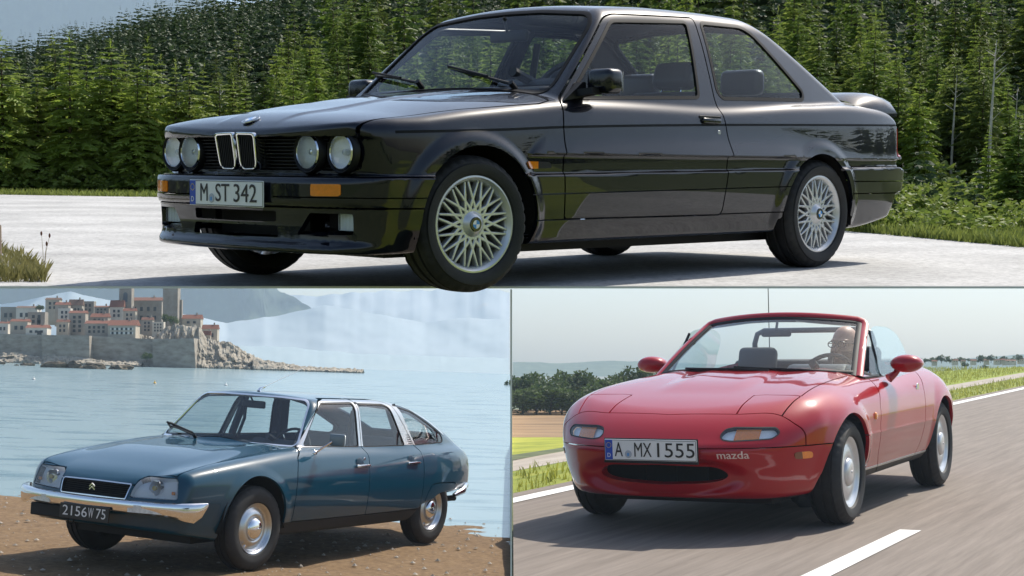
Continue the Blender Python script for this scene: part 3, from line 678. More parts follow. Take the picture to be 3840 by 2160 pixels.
# the rest of the forest: one mass
Va, Ta = [], []; nn = 0
Y = 40.
fr = list(rest)
while Y < 88:
    h0 = np.interp(Y, [40, 60, 88], [2.0, 1.7, 1.25])*1.15; step = .34*h0*FPX/Y*.60; px = -200.
    while px < 4050:
        if Y > 60: fr.append((px, Y*random.uniform(.98, 1.02), h0*random.uniform(.7, 1.2), True, 1))
        px += step*random.uniform(.7, 1.4)
    Y *= 1.045
low = [spruce_mesh(60+k, 10, 6, 3, .21, 2.6) for k in range(4)]
for i, (px, Y, h, far, wide) in enumerate(fr):
    X = (px-1920)/FPX*Y; z = float(hillz(np.array(X), np.array(Y))); v, t = low[i % 4]; a = random.uniform(0, 6.28); c, s = math.cos(a), math.sin(a)
    q = v*[h*1.25, h*1.25, h]; q = np.stack([q[:, 0]*c-q[:, 1]*s+X, q[:, 0]*s+q[:, 1]*c+Y, q[:, 2]+z-.05], 1); Va.append(q); Ta.append(t+nn); nn += len(q)
o = fast_obj('distant_forest', np.concatenate(Va), np.concatenate(Ta), leaf_mat('hazed_needles', (.020, .042, .020), (.060, .095, .040), .3)); o.matrix_world = GT  # bluish needles: the haze of distance is put into their colour
tips(o.data); setp(o, kind='stuff', label='dark green spruce forest climbing the far hillside')
# the land goes on beside and behind the viewer: flat meadow with a belt of forest (mirrored in the paintwork)
for nm, P in (('side_meadow', [(.62*7.6, 7.6), (.62*30, 30), (60, 34), (60, 7.6)]), ('side_meadow', [(-.62*7.6, 7.6), (-60, 7.6), (-60, 34), (-.62*30, 30)]), ('back_meadow', [(-60, -60), (60, -60), (60, -4), (-60, -4)])): sheet(nm, P, MEADOW, GT, z=-.02)
Vb, Tb, nb = [], [], 0; rb_ = random.Random(21); belt = []
for k in range(70): belt.append((rb_.uniform(17, 30), rb_.uniform(3, 30))); belt.append((-rb_.uniform(14, 28), rb_.uniform(3, 28)))
for k in range(90): belt.append((rb_.uniform(-45, 45), -rb_.uniform(26, 45)))
for i, (X, Y) in enumerate(belt):
    v, t = low_b[i % 3]; h = rb_.uniform(2.6, 4.6); Vb.append(v*[h*1.2, h*1.2, h]+[X, Y, -.1]); Tb.append(t+nb); nb += len(v)
o = fast_obj('forest_belt', np.concatenate(Vb), np.concatenate(Tb), SPRUCE); o.matrix_world = GT; setp(o, kind='stuff', label='belt of forest beside and behind the viewer')
# verge grass, corner tuft, weeds, post
P = []
for (pa, pb_, n, wdt) in (((-300, 729), (620, 743), 2600, .9), ((3150, 868), (4150, 962), 3600, 1.3), ((3150, 868), (4150, 962), 1800, 3.0)):
    A, B = Vector(gp(*pa)), Vector(gp(*pb_)); d = (B-A); nv = Vector((-d.y, d.x)).normalized()
    for k in range(n): q = A+d*random.random()+nv*(random.random()**1.6*wdt-.08); P.append((q.x, q.y, -.012))
o = blades(P, .11, .008, GRASS, 'verge_grass', GT); setp(o, kind='stuff', label='rough grass along the edge of the pale road')
P = []
for k in range(1300):
    px = -80+250*random.random()**1.3; py = 1072-150*random.random()**1.2*(1-max(0, px)/230); x, y = gp(px, max(py, 960)); P.append((x, y, 0))
o = blades(P, .075, .0035, DRYG, 'grass_tuft', GT, .6, 5); setp(o, kind='stuff', label='tuft of sunlit grass at the near corner of the pale road')
wx, wy = gp(165, 1030); w = MB()
for k, (dx, hh) in enumerate(((.03, .19), (.015, .15), (-.01, .20))): w.tube([(wx, wy, 0), (wx+dx*.4, wy, hh*.6), (wx+dx, wy, hh)], [.0016, .0012, .0008], 5)
w = w.build('weed_stalk', mat('dry_stalk', (.22, .17, .07), .8), None, True); w.matrix_world = GT; setp(w, label='thin dry weed stalk rising from the corner grass tuft', category='weed')
for dx, hh in ((.03, .19), (.015, .15), (-.01, .20)): MB().lathe([(0, -.012), (.005, -.004), (.005, .006), (0, .014)], 8, c=(wx+dx, wy, hh), axis=2).build('seed_head', mat('seed_brown', (.12, .05, .025), .9), w, True)
qx, qy = gp(-22, 985); wp_ = MB().box((qx-.035, qy-.03, -.02), (qx+.035, qy+.03, .205)).build('wooden_post', ramp_mat('weathered_wood', [(.3, (.10, .075, .055)), (.7, (.25, .20, .155))], 30, stretch=(1, 1, .1), rough=.9), None, bevel=.006); wp_.matrix_world = GT
setp(wp_, label='weathered wooden post at the edge of the pale road by the grass tuft', category='post')

# ================================================================ car kit
RUB = mat('black_rubber', (.007, .007, .008), .6, spec=.2); DARK = mat('dark_plastic', (.010, .010, .012), .5, spec=.3, bump=.05, bscale=300)
TYRE = mat('tyre_rubber', (.016, .016, .017), .72, var=.35, vscale=9, bump=.15, bscale=160)
CHROME = mat('chrome', (.82, .83, .85), .08, 1); STEEL = mat('brushed_steel', (.55, .56, .57), .28, 1, var=.1, vscale=30)
ALLOY = mat('silver_wheel_paint', (.62, .63, .645), .32, .55, coat=.5, var=.06, vscale=20)
BLK = mat('matt_black', (.006, .006, .007), .7); WELL = mat('wheel_well_black', (.008, .008, .008), .9)
WHITE = mat('white_plate', (.82, .82, .80), .35, coat=.3); PBLUE = mat('plate_blue', (.01, .07, .45), .35, coat=.3); INK = mat('plate_ink', (.01, .01, .01), .45)
AMBER = mat('amber_lens', (.85, .23, .01), .12, coat=1, spec=.6, var=.12, vscale=60); REDL = mat('red_lens', (.55, .015, .01), .12, coat=1)
TRIM = mat('interior_vinyl', (.018, .018, .02), .5, bump=.08, bscale=200); SEATM = mat('seat_leather', (.022, .022, .025), .42, bump=.12, bscale=90)
REFL = mat('lamp_reflector', (.95, .95, .96), .35, .0, spec=.8, bump=.25, bscale=60)
def lens_mat(name, ridges=90, tint=(.9, .93, .95)):
    """ribbed lamp glass: partly clear, partly glossy with fine vertical ribs"""
    m = bpy.data.materials.new(name); m.use_nodes = True; nt = m.node_tree; nt.nodes.clear()
    out = nt.nodes.new('ShaderNodeOutputMaterial'); mx = nt.nodes.new('ShaderNodeMixShader'); tr = nt.nodes.new('ShaderNodeBsdfTransparent'); gl = nt.nodes.new('ShaderNodeBsdfPrincipled')
    tr.inputs[0].default_value = (*tint, 1); gl.inputs['Base Color'].default_value = (.9, .92, .93, 1); gl.inputs['Roughness'].default_value = .12; gl.inputs['Coat Weight'].default_value = 1
    tc = nt.nodes.new('ShaderNodeTexCoord'); wv = nt.nodes.new('ShaderNodeTexWave'); wv.bands_direction = 'Y'; wv.inputs['Scale'].default_value = ridges/6.28; wv.inputs['Distortion'].default_value = 1.5
    nt.links.new(tc.outputs['Object'], wv.inputs['Vector']); bp_ = nt.nodes.new('ShaderNodeBump'); bp_.inputs['Strength'].default_value = .6; bp_.inputs['Distance'].default_value = .004
    nt.links.new(wv.outputs['Fac'], bp_.inputs['Height']); nt.links.new(bp_.outputs[0], gl.inputs['Normal'])
    fr = nt.nodes.new('ShaderNodeFresnel'); fr.inputs[0].default_value = 1.6; ad = nt.nodes.new('ShaderNodeMath'); ad.operation = 'ADD'; ad.inputs[1].default_value = .05; ad.use_clamp = True
    nt.links.new(fr.outputs[0], ad.inputs[0]); nt.links.new(ad.outputs[0], mx.inputs[0]); nt.links.new(tr.outputs[0], mx.inputs[1]); nt.links.new(gl.outputs[0], mx.inputs[2]); nt.links.new(mx.outputs[0], out.inputs[0])
    return m
LENS = lens_mat('ribbed_lens')
LENSC = glass('clear_lens', (.96, .97, .98), boost=1.3)

def half(F, lo, hi, h):
    m = surface(F, (lo[0], -2*h, lo[1]), (hi[0], .95, hi[1]), h); return clip(m, -m.V[:, 1])
def obj3(name, m, mt, parent): return fast_obj(name, m.V, m.T, mt, parent, True, m.N)
def centre(name, m, mt, parent, sk=.015, d=0):
    if d: m = push(m, d)
    return obj3(name, both(skirt(m, sk) if sk else m), mt, parent)
def pair_(name, m, mt, parent, sk=.015, d=0):
    if d: m = push(m, d)
    m = skirt(m, sk, False) if sk else m
    return obj3(name, m, mt, parent[0] if isinstance(parent, list) else parent), obj3(name, mirror(m), mt, parent[1] if isinstance(parent, list) else parent)
def cut(m, f, gap=.006): s = f(m.V); return clip(m, s+gap/2), clip(m, gap/2-s)
def band(m, f, w):
    """(inside, rim of width w outside the outline, rest)"""
    s = f(m.V); ins = clip(m, s); o = clip(m, -s); t = f(o.V); r = clip(o, t-w); rest = clip(o, w-t); return ins, r, rest
def strip(m, f, w, reg):
    """cut a narrow band |f| < w out of the region reg < 0; returns (band, rest)"""
    s = reg(m.V); r = clip(m, s); o = clip(m, -s)
    t = f(r.V); up = clip(r, w-t); lo = clip(r, t+w); b = clip(r, t-w); b = clip(b, -f(b.V)-w)
    return b, join(o, up, lo)
def xz(P, ymin=.3): return lambda V: np.maximum(sdpoly(P, V[:, 0], V[:, 2]), ymin-V[:, 1])
def yz(P, xmin=0): return lambda V: np.maximum(sdpoly(P, V[:, 1], V[:, 2]), xmin-V[:, 0])
def xy(P, zmin=.5): return lambda V: np.maximum(sdpoly(P, V[:, 0], V[:, 1]), zmin-V[:, 2])
def arch(cx, cz, R, x0, x1, ymin=.5, zb=None, rx=None):
    zb = cz if zb is None else zb; rx = rx or R
    def f(V):
        c = (np.hypot((V[:, 0]-cx)/rx, (V[:, 2]-cz)/R)-1)*R; b = np.maximum(np.maximum(x0-V[:, 0], V[:, 0]-x1), V[:, 2]-zb); return np.maximum(smin(c, b, .02), ymin-V[:, 1])
    return f
FACE_X = Matrix(((0, 0, 1, 0), (1, 0, 0, 0), (0, 1, 0, 0), (0, 0, 0, 1)))      # text plane -> faces forward, reads left to right from the front
def text(name, s, size, M, mt, parent, sx=1, ext=.0006, align='CENTER', bold=0):
    c = bpy.data.curves.new(name, 'FONT'); c.body = s; c.size = size; c.align_x = align; c.align_y = 'CENTER'; c.extrude = ext; c.offset = bold; c.resolution_u = 3
    t = bpy.data.objects.new(name, c); COL.objects.link(t); bpy.context.view_layer.update()
    me = bpy.data.meshes.new_from_object(t.evaluated_get(bpy.context.evaluated_depsgraph_get())); bpy.data.objects.remove(t); bpy.data.curves.remove(c)
    me.materials.clear(); me.materials.append(mt); o = bpy.data.objects.new(name, me); COL.objects.link(o); o.parent = parent; o.matrix_local = M @ Matrix.Diagonal((sx, 1, 1, 1)); return o
def disc(r, n=32, a0=0, a1=2*math.pi):
    mb = MB(); V = [(0, 0, 0)]+[(r*math.cos(a0+(a1-a0)*i/n), r*math.sin(a0+(a1-a0)*i/n), 0) for i in range(n+1)]
    return mb.add(V, [(0, i, i+1) for i in range(1, n+1)])
def roundel(parent, M, r, rim=CHROME):
    b = MB().lathe([(0, .0), (r, .0), (r, .003), (r*.94, .0042), (0, .0042)], 32, axis=2).build('emblem', rim, parent, True, M)
    MB().lathe([(r*.6, .005), (r*.93, .005)], 32, axis=2).build('emblem_ring', mat('emblem_black', (.01, .01, .012), .2, coat=1), b)
    for k in range(4):
        disc(r*.6, 8, k*math.pi/2, (k+1)*math.pi/2).build('emblem_quarter', mat('emblem_white', (.85, .85, .85), .2, coat=1) if k % 2 else mat('emblem_blue', (.02, .25, .70), .2, coat=1), b, M=Matrix.Translation((0, 0, .0052)))
    return b
def plate_eu(parent, M, words, seal, w=.52, h=.11, frame=False):
    """European plate: text plane of M"""
    b = MB().box((-w/2, -h/2, 0), (w/2, h/2, .006)).build('license_plate', WHITE, parent, M=M, bevel=.003)
    if frame: MB().box((-w/2-.006, -h/2-.014, -.006), (w/2+.006, h/2+.006, -.001)).box((-w/2-.006, -h/2-.014, -.001), (w/2+.006, -h/2-.001, .008)).build('plate_frame', DARK, b, bevel=.003)
    e = .0068
    ol = MB()
    for a0, b0, a1, b1_ in ((-w/2+.003, h/2-.006, w/2-.003, h/2-.003), (-w/2+.003, -h/2+.003, w/2-.003, -h/2+.006), (w/2-.006, -h/2+.003, w/2-.003, h/2-.003)):
        ol.box((a0, b0, .0055), (a1, b1_, e-.0004))
    ol.build('plate_border', INK, b)
    u = MB().box((-w/2+.003, -h/2+.003, .004), (-w/2+.045, h/2-.003, e)).build('plate_band', PBLUE, b)
    text('country_letter', 'D', .032, Matrix.Translation((-w/2+.024, -h/2+.026, e+.001)), WHITE, b, .9)
    st = MB()
    for k in range(12):
        a = k*math.pi/6; st.box((-w/2+.024+.0135*math.cos(a)-.0018, h/2-.032+.0135*math.sin(a)-.0018, e-.002), (-w/2+.024+.0135*math.cos(a)+.0018, h/2-.032+.0135*math.sin(a)+.0018, e+.0012))
    st.build('plate_stars', mat('star_yellow', (.7, .5, .02), .4), b)
    for s, x0, x1 in words:
        cx = (x0+x1)/2-w/2
        o = text('plate_lettering', s, .108, Matrix.Identity(4), INK, None, 1, bold=0)
        bpy.context.view_layer.update(); wd_ = o.dimensions.x; o.parent = b
        o.matrix_local = Matrix.Translation((cx, -.002, e+.001)) @ Matrix.Diagonal(((x1-x0)/max(wd_, .01), 1.0, 1, 1))
    MB().lathe([(0, e+.002), (.019, e+.002), (.02, e)], 20, c=(-w/2+seal, -.022, 0), axis=2).build('plate_seal', mat('seal_grey', (.42, .45, .5), .5), b)
    MB().box((-w/2+seal-.006, -.032, e), (-w/2+seal+.006, -.016, e+.003)).build('seal_shield', mat('seal_blue', (.1, .3, .6), .5), b)
    return b
def tyre_mesh(R, w, rr, N=144, slit=4, deep=.007):
    h = w/2
    pr = [(rr-.012, -h+.035, 0), (rr, -h+.018, 0), (rr+.008, -h+.006, 0), (rr+(R-rr)*.35, -h-.003, 0), (rr+(R-rr)*.6, -h-.002, 0), (R-.030, -h+.006, 0), (R-.014, -h+.014, 1), (R-.004, -h+.028, 1)]
    g = [(-.30, .0), (-.29, -.008), (-.24, -.008), (-.23, .001), (-.06, .002), (-.05, -.008), (.0, -.008), (.05, -.008), (.06, .002)]
    pr += [(R+dz, u*w, 0) for u, dz in g]+[(R+.001, .23*w, 0), (R-.008, .24*w, 0), (R-.008, .29*w, 0), (R, .30*w, 0)]
    pr += [(a, -b, c) for a, b, c in pr[7::-1]]
    m = len(pr); V = np.zeros((N, m, 3)); an = np.arange(N)*2*np.pi/N; sl = (np.arange(N) % slit == 0)
    for j, (r, y, s) in enumerate(pr):
        rad = r-(deep*sl if s else 0)+0*an; V[:, j] = np.stack([rad*np.cos(an), np.full(N, y), rad*np.sin(an)], 1)
    F = []
    for i in range(N):
        i2 = (i+1) % N
        for j in range(m-1): F.append((i*m+j, i*m+j+1, i2*m+j+1, i2*m+j))
    return V.reshape(-1, 3), F
def wheel(parent, M, R, w, rr, rimfn, N=144):
    V, F = tyre_mesh(R, w, rr, N)
    t = mesh_obj('wheel', V, F, TYRE, parent, True, M)
    me = t.data; bm = bmesh.new(); bm.from_mesh(me); bmesh.ops.recalc_face_normals(bm, faces=bm.faces)
    for e in bm.edges: e.smooth = not (len(e.link_faces) == 2 and e.calc_face_angle(0) > .5)
    bm.to_mesh(me); bm.free()
    rimfn(t); return t
def rim_lattice(t):
    rim = MB().lathe([(.19,-.09),(.185,-.06),(.178,-.02),(.176,.055),(.180,.066),(.190,.074),(.200,.078),(.205,.080),(.207,.085),(.204,.089),(.197,.090),(.188,.083),(.181,.070)], 72).build('rim', ALLOY, t, True)
    MB().lathe([(.17,-.03),(.0,-.03)], 40).build('brake_disc', mat('brake_iron', (.10, .09, .085), .5, .8), t)
    sp = MB()
    for k in range(16):
        a = k*2*math.pi/16
        for sgn in (-1, 1):
            b = a+sgn*math.radians(31)
            sp.bar((.052*math.cos(a), .062, .052*math.sin(a)), (.183*math.cos(b), .062, .183*math.sin(b)), .016, .026, up=(0, 1, 0), w2=.010, h2=.032)
    sp.build('spokes', ALLOY, rim, True, bevel=.003, seg=1)
    hub = MB().lathe([(0,.094),(.030,.094),(.036,.091),(.044,.086),(.05,.078),(.062,.070),(.066,.05)], 6 if False else 32).build('hub', ALLOY, rim, True)
    MB().lathe([(.0,.098),(.028,.098),(.031,.095),(.031,.09)], 32).build('hub_cap', mat('emblem_black', (.01, .01, .012), .2, coat=1), rim, True)
    Mx = Matrix(((1, 0, 0, 0), (0, 0, 1, .0985), (0, -1, 0, 0), (0, 0, 0, 1)))
    for k in range(4):
        disc(.018, 8, k*math.pi/2, (k+1)*math.pi/2).build('cap_quarter', mat('emblem_white', (.85, .85, .85), .2, coat=1) if k % 2 else mat('emblem_blue', (.02, .25, .70), .2, coat=1), rim, M=Matrix.Translation((0, .0005, 0)) @ Mx)
def liner(parent, cx, cz, R, y0, y1, s):
    m = MB().lathe([(R, y1*s), (R, y0*s), (0.02, y0*s)], 30, c=(cx, 0, cz), a0=math.radians(-8), a1=math.radians(188)).build('wheel_liner', WELL, parent)
    return m
def ring_path(P, r, name, mt, parent, n=8, closed=True):
    P = [Vector(p) for p in P]; N = len(P); mb = MB(); V = []
    for i, p in enumerate(P):
        t = (P[(i+1) % N]-P[i-1]).normalized(); a = t.cross(Vector((.31, .2, .93))).normalized(); b = a.cross(t)
        for k in range(n): w = 2*math.pi*k/n; V.append(p+(a*math.cos(w)+b*math.sin(w))*r)
    return mb.add(V, [(i*n+k, i*n+(k+1) % n, ((i+1) % N)*n+(k+1) % n, ((i+1) % N)*n+k) for i in range(N) for k in range(n)]).build(name, mt, parent, True)
def rbox(name, a, b, mt, parent, bev=.02, M=None, seg=3): return MB().box(a, b).build(name, mt, parent, True, M, bevel=bev, seg=seg, angle=1.0)
def seat(parent, x, y, z0, w=.5, top=.62, tilt=20, hr=True, mt=None, hz=.14, hw=.26):
    mt = mt or SEATM
    c = rbox('seat', (x-.02, y-w/2, z0-.16), (x+.48, y+w/2, z0), mt, parent, .05)
    M = Matrix.Translation((x+.02, y, z0-.05)) @ Matrix.Rotation(math.radians(-tilt), 4, 'Y')
    rbox('backrest', (-.13, -w/2, 0), (0, w/2, top), mt, c, .05, M)
    if hr:
        rbox('headrest', (-.115, -hw/2, top+.03), (-.015, hw/2, top+.03+hz), mt, c, .04, M)
        MB().tube([(-.06, -.06, top-.04), (-.06, -.06, top+.06)], .006).tube([(-.06, .06, top-.04), (-.06, .06, top+.06)], .006).build('headrest_post', CHROME, c, True, M)
    return c
def steering(parent, c, R=.19, tilt=25, spokes=3, r=.014, mt=None):
    mt = mt or TRIM; M = Matrix.Translation(c) @ Matrix.Rotation(math.radians(-tilt), 4, 'Y')
    w = MB(); P = [(0, R*math.cos(a), R*math.sin(a)) for a in np.linspace(0, 2*np.pi, 33)[:-1]]; n = 8; V = []
    for p in P:
        u = Vector(p).normalized()
        for k in range(n): q = 2*math.pi*k/n; V.append(Vector(p)+u*r*math.cos(q)+Vector((1, 0, 0))*r*math.sin(q))
    w.add(V, [(i*n+k, i*n+(k+1) % n, ((i+1) % 32)*n+(k+1) % n, ((i+1) % 32)*n+k) for i in range(32) for k in range(n)])
    o = w.build('steering_wheel', mt, parent, True, M)
    h = MB().lathe([(0, -.02), (.07, -.02), (.075, 0), (.06, .03), (0, .04)], 24, axis=0)
    for k in range(spokes):
        a = [math.pi*.97, math.pi*.03, -math.pi/2, math.pi/2][k]; h.bar((0, .05*math.cos(a), .05*math.sin(a)), (0, R*math.cos(a), R*math.sin(a)), .03, .018, up=(1, 0, 0))
    h.build('steering_hub', mt, o, True); MB().tube([(0, 0, 0), (.35, 0, -.02)], .025).build('steering_column', mt, o, True); return o
def wiper(parent, base, tip, lift=.012, blade=.30, n=(0.75, 0, .66)):
    """arm from base to tip, with a blade lying across the glass at the tip"""
    b, t = Vector(base), Vector(tip); d = (t-b).normalized(); nn = Vector(n)
    o = MB().tube([b, b+nn*.03, b+(t-b)*.5+nn*.035, t+nn*.022], [.010, .008, .006, .005], 6).build('wiper', BLK, parent, True)
    MB().tube([b-nn*.01, b+nn*.04], .014, 8).build('wiper_pivot', DARK, o, True)
    return o

# ================================================================ black coupe on the terrace
def build_black():
    K = KTOP; root = empty('parked_coupe', car_matrix('black', K), 'glossy black two-door coupe with silver lattice wheels parked on the pale mountain road', 'car')
    PAINT = mat('black_metallic_paint', (.0032, .0042, .0095), .35, .0, coat=1, coatr=.012, spec=.08)
    G = glass('coupe_glass', (.84, .90, .93), boost=.7)
    F = make_F_black(); m = half(F, (-3.72, .15), (.8, 1.42), .0115)
    # wheel openings
    _, m = cut(m, arch(-.005, .298, .335, -.318, .33), 0); _, m = cut(m, arch(-2.535, .285, .337, -2.90, -2.165), 0)
    # front: bumper, grille bay
    fb = lambda V: np.maximum(V[:, 2]-.4975, .2-V[:, 0])
    bump, m = cut(m, fb, .006)
    gr, m = cut(m, yz(rnd([(-.2, .662), (.640, .660), (.662, .60), (.655, .532), (.63, .524), (-.2, .522)], .012), .4), 0)
    hood, m = cut(m, xy([(.80, -.2), (.80, .60), (.60, .642), (.545, .680), (.40, .700), (.22, .708), (-.07, .735), (-.42, .750), (-.50, .735), (-.535, .60), (-.548, .3), (-.552, -.2)], .652), .008)
    # windscreen and rear window
    wsf = lambda V: np.abs((V[:, 0]-(-.618-1.131*(V[:, 2]-.915)+.15*(.354-V[:, 1]**2)))/1.51)-.012
    wp = rnd([(-.2, .912), (.20, .908), (.45, .895), (.645, .882), (.572, 1.205), (.520, 1.258), (.22, 1.283), (-.2, 1.290)], [0, .01, .02, .05, .05, .04, .02, 0])
    wsg, wsr, m = band(m, lambda V: np.maximum(sdpoly(wp, V[:, 1], V[:, 2]), wsf(V)), .016)
    rwf = lambda V: np.maximum(V[:, 0]+2.36, sdpoly(rnd([(-.2, .975), (.60, .965), (.50, 1.255), (.2, 1.285), (-.2, 1.29)], [0, .05, .05, .02, 0]), V[:, 1], V[:, 2]))
    rwg, rwr, m = band(m, lambda V: np.maximum(rwf(V), .3*(V[:, 1]-.62)), .014)
    # door with its window, quarter window
    door, m = cut(m, xz(rnd([(-.528, .314), (-.513, .513), (-.521, .721), (-.550, .826), (-1.026, 1.246), (-1.105, 1.268), (-1.738, 1.294), (-1.692, .884), (-1.70, .786), (-1.706, .69), (-1.715, .59), (-1.706, .495), (-1.695, .417), (-1.684, .314)], [.01, .01, .01, .02, .04, .03, .02, .02, .02, .02, .02, .02, .02, .03])), .008)
    df, dr, door = band(door, xz(rnd([(-.655, .862), (-1.075, 1.224), (-1.655, 1.258), (-1.562, .893)], [.02, .03, .02, .02])), .016)
    qf, qr, m = band(m, xz(rnd([(-1.790, 1.262), (-2.128, 1.266), (-2.205, 1.232), (-2.528, .948), (-2.51, .915), (-1.765, .897), (-1.742, .925)], [.02, .05, .06, .03, .02, .02, .02])), .018)
    # crease line, skirts, rear bumper, lamps
    zl = pch([(.65, .672), (-.14, .700), (-.5, .718), (-1.5, .750), (-3.4, .792)])
    reg = lambda V: np.maximum(.5-V[:, 1], np.maximum(V[:, 0]-.42, -3.42-V[:, 0])); tlf = lambda V: V[:, 2]-zl(V[:, 0])
    t1, m = strip(m, tlf, .0055, reg); t2, door = strip(door, tlf, .0055, reg)  # black strip puts the crease groove's shade into colour
    sk_, m = cut(m, lambda V: np.maximum(np.maximum(V[:, 2]-(.312-.004*(V[:, 0]+.3)), .5-V[:, 1]), np.maximum(V[:, 0]+.25, -2.2-V[:, 0])), .006)
    lnf = lambda V: V[:, 2]-(.424-.0135*(V[:, 0]+.28)); lreg = lambda V: np.maximum(.5-V[:, 1], np.maximum(V[:, 0]+.2, -2.25-V[:, 0]))
    _, m = strip(m, lnf, .0025, lreg); _, door = strip(door, lnf, .0025, lreg)
    rb, m = cut(m, lambda V: np.maximum(V[:, 2]-.556, V[:, 0]+2.86), .006)
    al = lambda V: V[:, 2]*0-1
    _, rb = strip(rb, lambda V: V[:, 2]-.408, .003, al); _, rb = strip(rb, lambda V: V[:, 2]-.475, .003, al)
    tlp, m = cut(m, lambda V: np.maximum(np.maximum(V[:, 0]+3.405, .30-V[:, 1]), np.maximum(.612-V[:, 2], V[:, 2]-.775)), .004)
    _, bump = strip(bump, lambda V: V[:, 2]-.3735, .0035, al); _, bump = strip(bump, lambda V: V[:, 2]-.4155, .0025, lambda V: .29-V[:, 1])
    # openings in the spoiler
    it, bump = cut(bump, yz(rnd([(-.2, .356), (.285, .356), (.283, .312), (-.2, .308)], .008), .3), 0); it2, bump = cut(bump, yz(rnd([(-.2, .294), (.288, .296), (.30, .248), (-.2, .243)], .01), .3), 0)
    fg, bump = cut(bump, yz(rnd([(.40, .262), (.475, .352), (.672, .352), (.672, .268)], .008), .3), 0)
    ind, bump = cut(bump, yz(rnd([(.503, .421), (.503, .469), (.640, .470), (.640, .422)], .004), .3), 0)
    sind, m = cut(m, xz(rnd([(-.279, .568), (-.424, .566), (-.437, .540), (-.294, .535)], .003)), 0)
    sa, sb = cut(sind, lambda V: V[:, 0]+.349, 0)
    # objects
    centre('body', m, PAINT, root, .018)
    hd = centre('hood', hood, PAINT, root, .018)
    D = list(pair_('door', door, PAINT, root, .02))
    pair_('door_window', df, G, D, 0, -.006); pair_('window_seal', dr, RUB, D, .012, .002)
    pair_('dark_crease_strip', t2, RUB, D, 0, -.002)
    pair_('quarter_window', qf, G, root, 0, -.006); pair_('window_seal', qr, RUB, root, .012, .002); tf, tr_ = cut(t1, lambda V: -1.-V[:, 0], 0); pair_('dark_crease_strip', tf, RUB, root, 0, -.002); pair_('dark_crease_strip', tr_, RUB, root, 0, -.002)
    centre('windshield', wsg, G, root, 0, -.004); centre('windshield_seal', wsr, RUB, root, .012, .003)
    centre('rear_window', rwg, G, root, 0, -.004); centre('rear_window_seal', rwr, RUB, root, .012, .003)
    bo = centre('front_bumper', bump, PAINT, root, .03)
    centre('rear_bumper', rb, PAINT, root, .02); pair_('side_skirt', sk_, PAINT, root, .02)
    pair_('tail_light', tlp, REDL, root, .01, .004)
    for o in pair_('indicator', ind, AMBER, bo, .01, .004): o['label'] = 'amber turn signal set in the black bumper'
    pair_('side_indicator', sb, AMBER, root, .01, .007); pair_('side_indicator_base', sa, DARK, root, .01, .006)
    MB().box((.42, -.31, .245), (.50, .31, .365)).build('intake_back', BLK, bo)
    for s in (-1, 1):
        MB().box((.40, .40*s, .255), (.47, .70*s, .36)).build('fog_recess', BLK, bo)
        fl = MB().box((.515, .56*s, .284), (.545, .672*s, .348)).build('fog_light', REFL, bo, bevel=.006)
        MB().box((.547, .558*s, .282), (.556, .674*s, .350)).build('fog_lens', LENS, fl, bevel=.004)
        MB().prism([(.42, .26), (.64, .26), (.60, .275), (.42, .29)], .40*s, .56*s, 1).build('fog_duct', PAINT, fl)
    # grille
    gb = MB(); N = 14
    for i in range(N):
        y0, y1 = -.69+1.38*i/N, -.69+1.38*(i+1)/N; xa, xb = .555-.20*y0*y0, .555-.20*y1*y1
        gb.add([(xa, y0, .51), (xb, y1, .51), (xb, y1, .69), (xa, y0, .69)], [(0, 1, 2, 3)])
    go = gb.build('grille', BLK, root)
    sl = MB()
    for k in range(9):
        z = .534+k*.0145
        for i in range(72):
            y0, y1 = -.655+1.31*i/72, -.655+1.31*(i+1)/72; yc = abs(y0+y1)/2
            if yc < .135 or min(math.hypot(yc-.411, z-.598), math.hypot(yc-.585, z-.598)) < .088: continue
            xa, xb = (.600+.15*(z-.6)-.150*y*y for y in (y0, y1)); sl.add([(xa, y0, z), (xb, y1, z), (xb-.025, y1, z+.006), (xa-.025, y0, z+.006), (xa, y0, z-.003), (xb, y1, z-.003)], [(0, 1, 2, 3), (4, 5, 1, 0)])
    setp(sl.build('grille_slats', DARK, go), kind='stuff')
    for s in (-1, 1):
        P = rnd([(.013*s, .681), (.140*s, .678), (.131*s, .545), (.112*s, .523), (.032*s, .522), (.013*s, .545)], [.012, .02, .02, .015, .015, .02]); c = P.mean(0)
        Q = c+(P-c)*[.83, .88]; n = len(P); kb = MB()
        x0, x1 = .600, .650; lean = lambda z: .16*(z-.60)
        V = [(x1+lean(p[1]), *p) for p in P]+[(x1+lean(p[1]), *p) for p in Q]+[(x0, *p) for p in P]+[(x0, *p) for p in Q]
        kb.add(V, [(i, (i+1) % n, (i+1) % n+n, i+n) for i in range(n)]+[(i, i+2*n, (i+1) % n+2*n, (i+1) % n) for i in range(n)]+[(i+n, (i+1) % n+n, (i+1) % n+3*n, i+3*n) for i in range(n)])
        kd = kb.build('kidney_grille', CHROME, root, True, bevel=.003)
        ks = MB()
        for j in range(8):
            y = (.030+.093*j/7)*s; ks.bar((.625, y*.93, .533), (.640, y, .672), .004, .03, up=(1, 0, 0))
        setp(ks.build('kidney_slats', BLK, kd), kind='stuff')
        MB().box((.57, .02*s, .53), (.60, .13*s, .672)).build('kidney_back', BLK, kd)
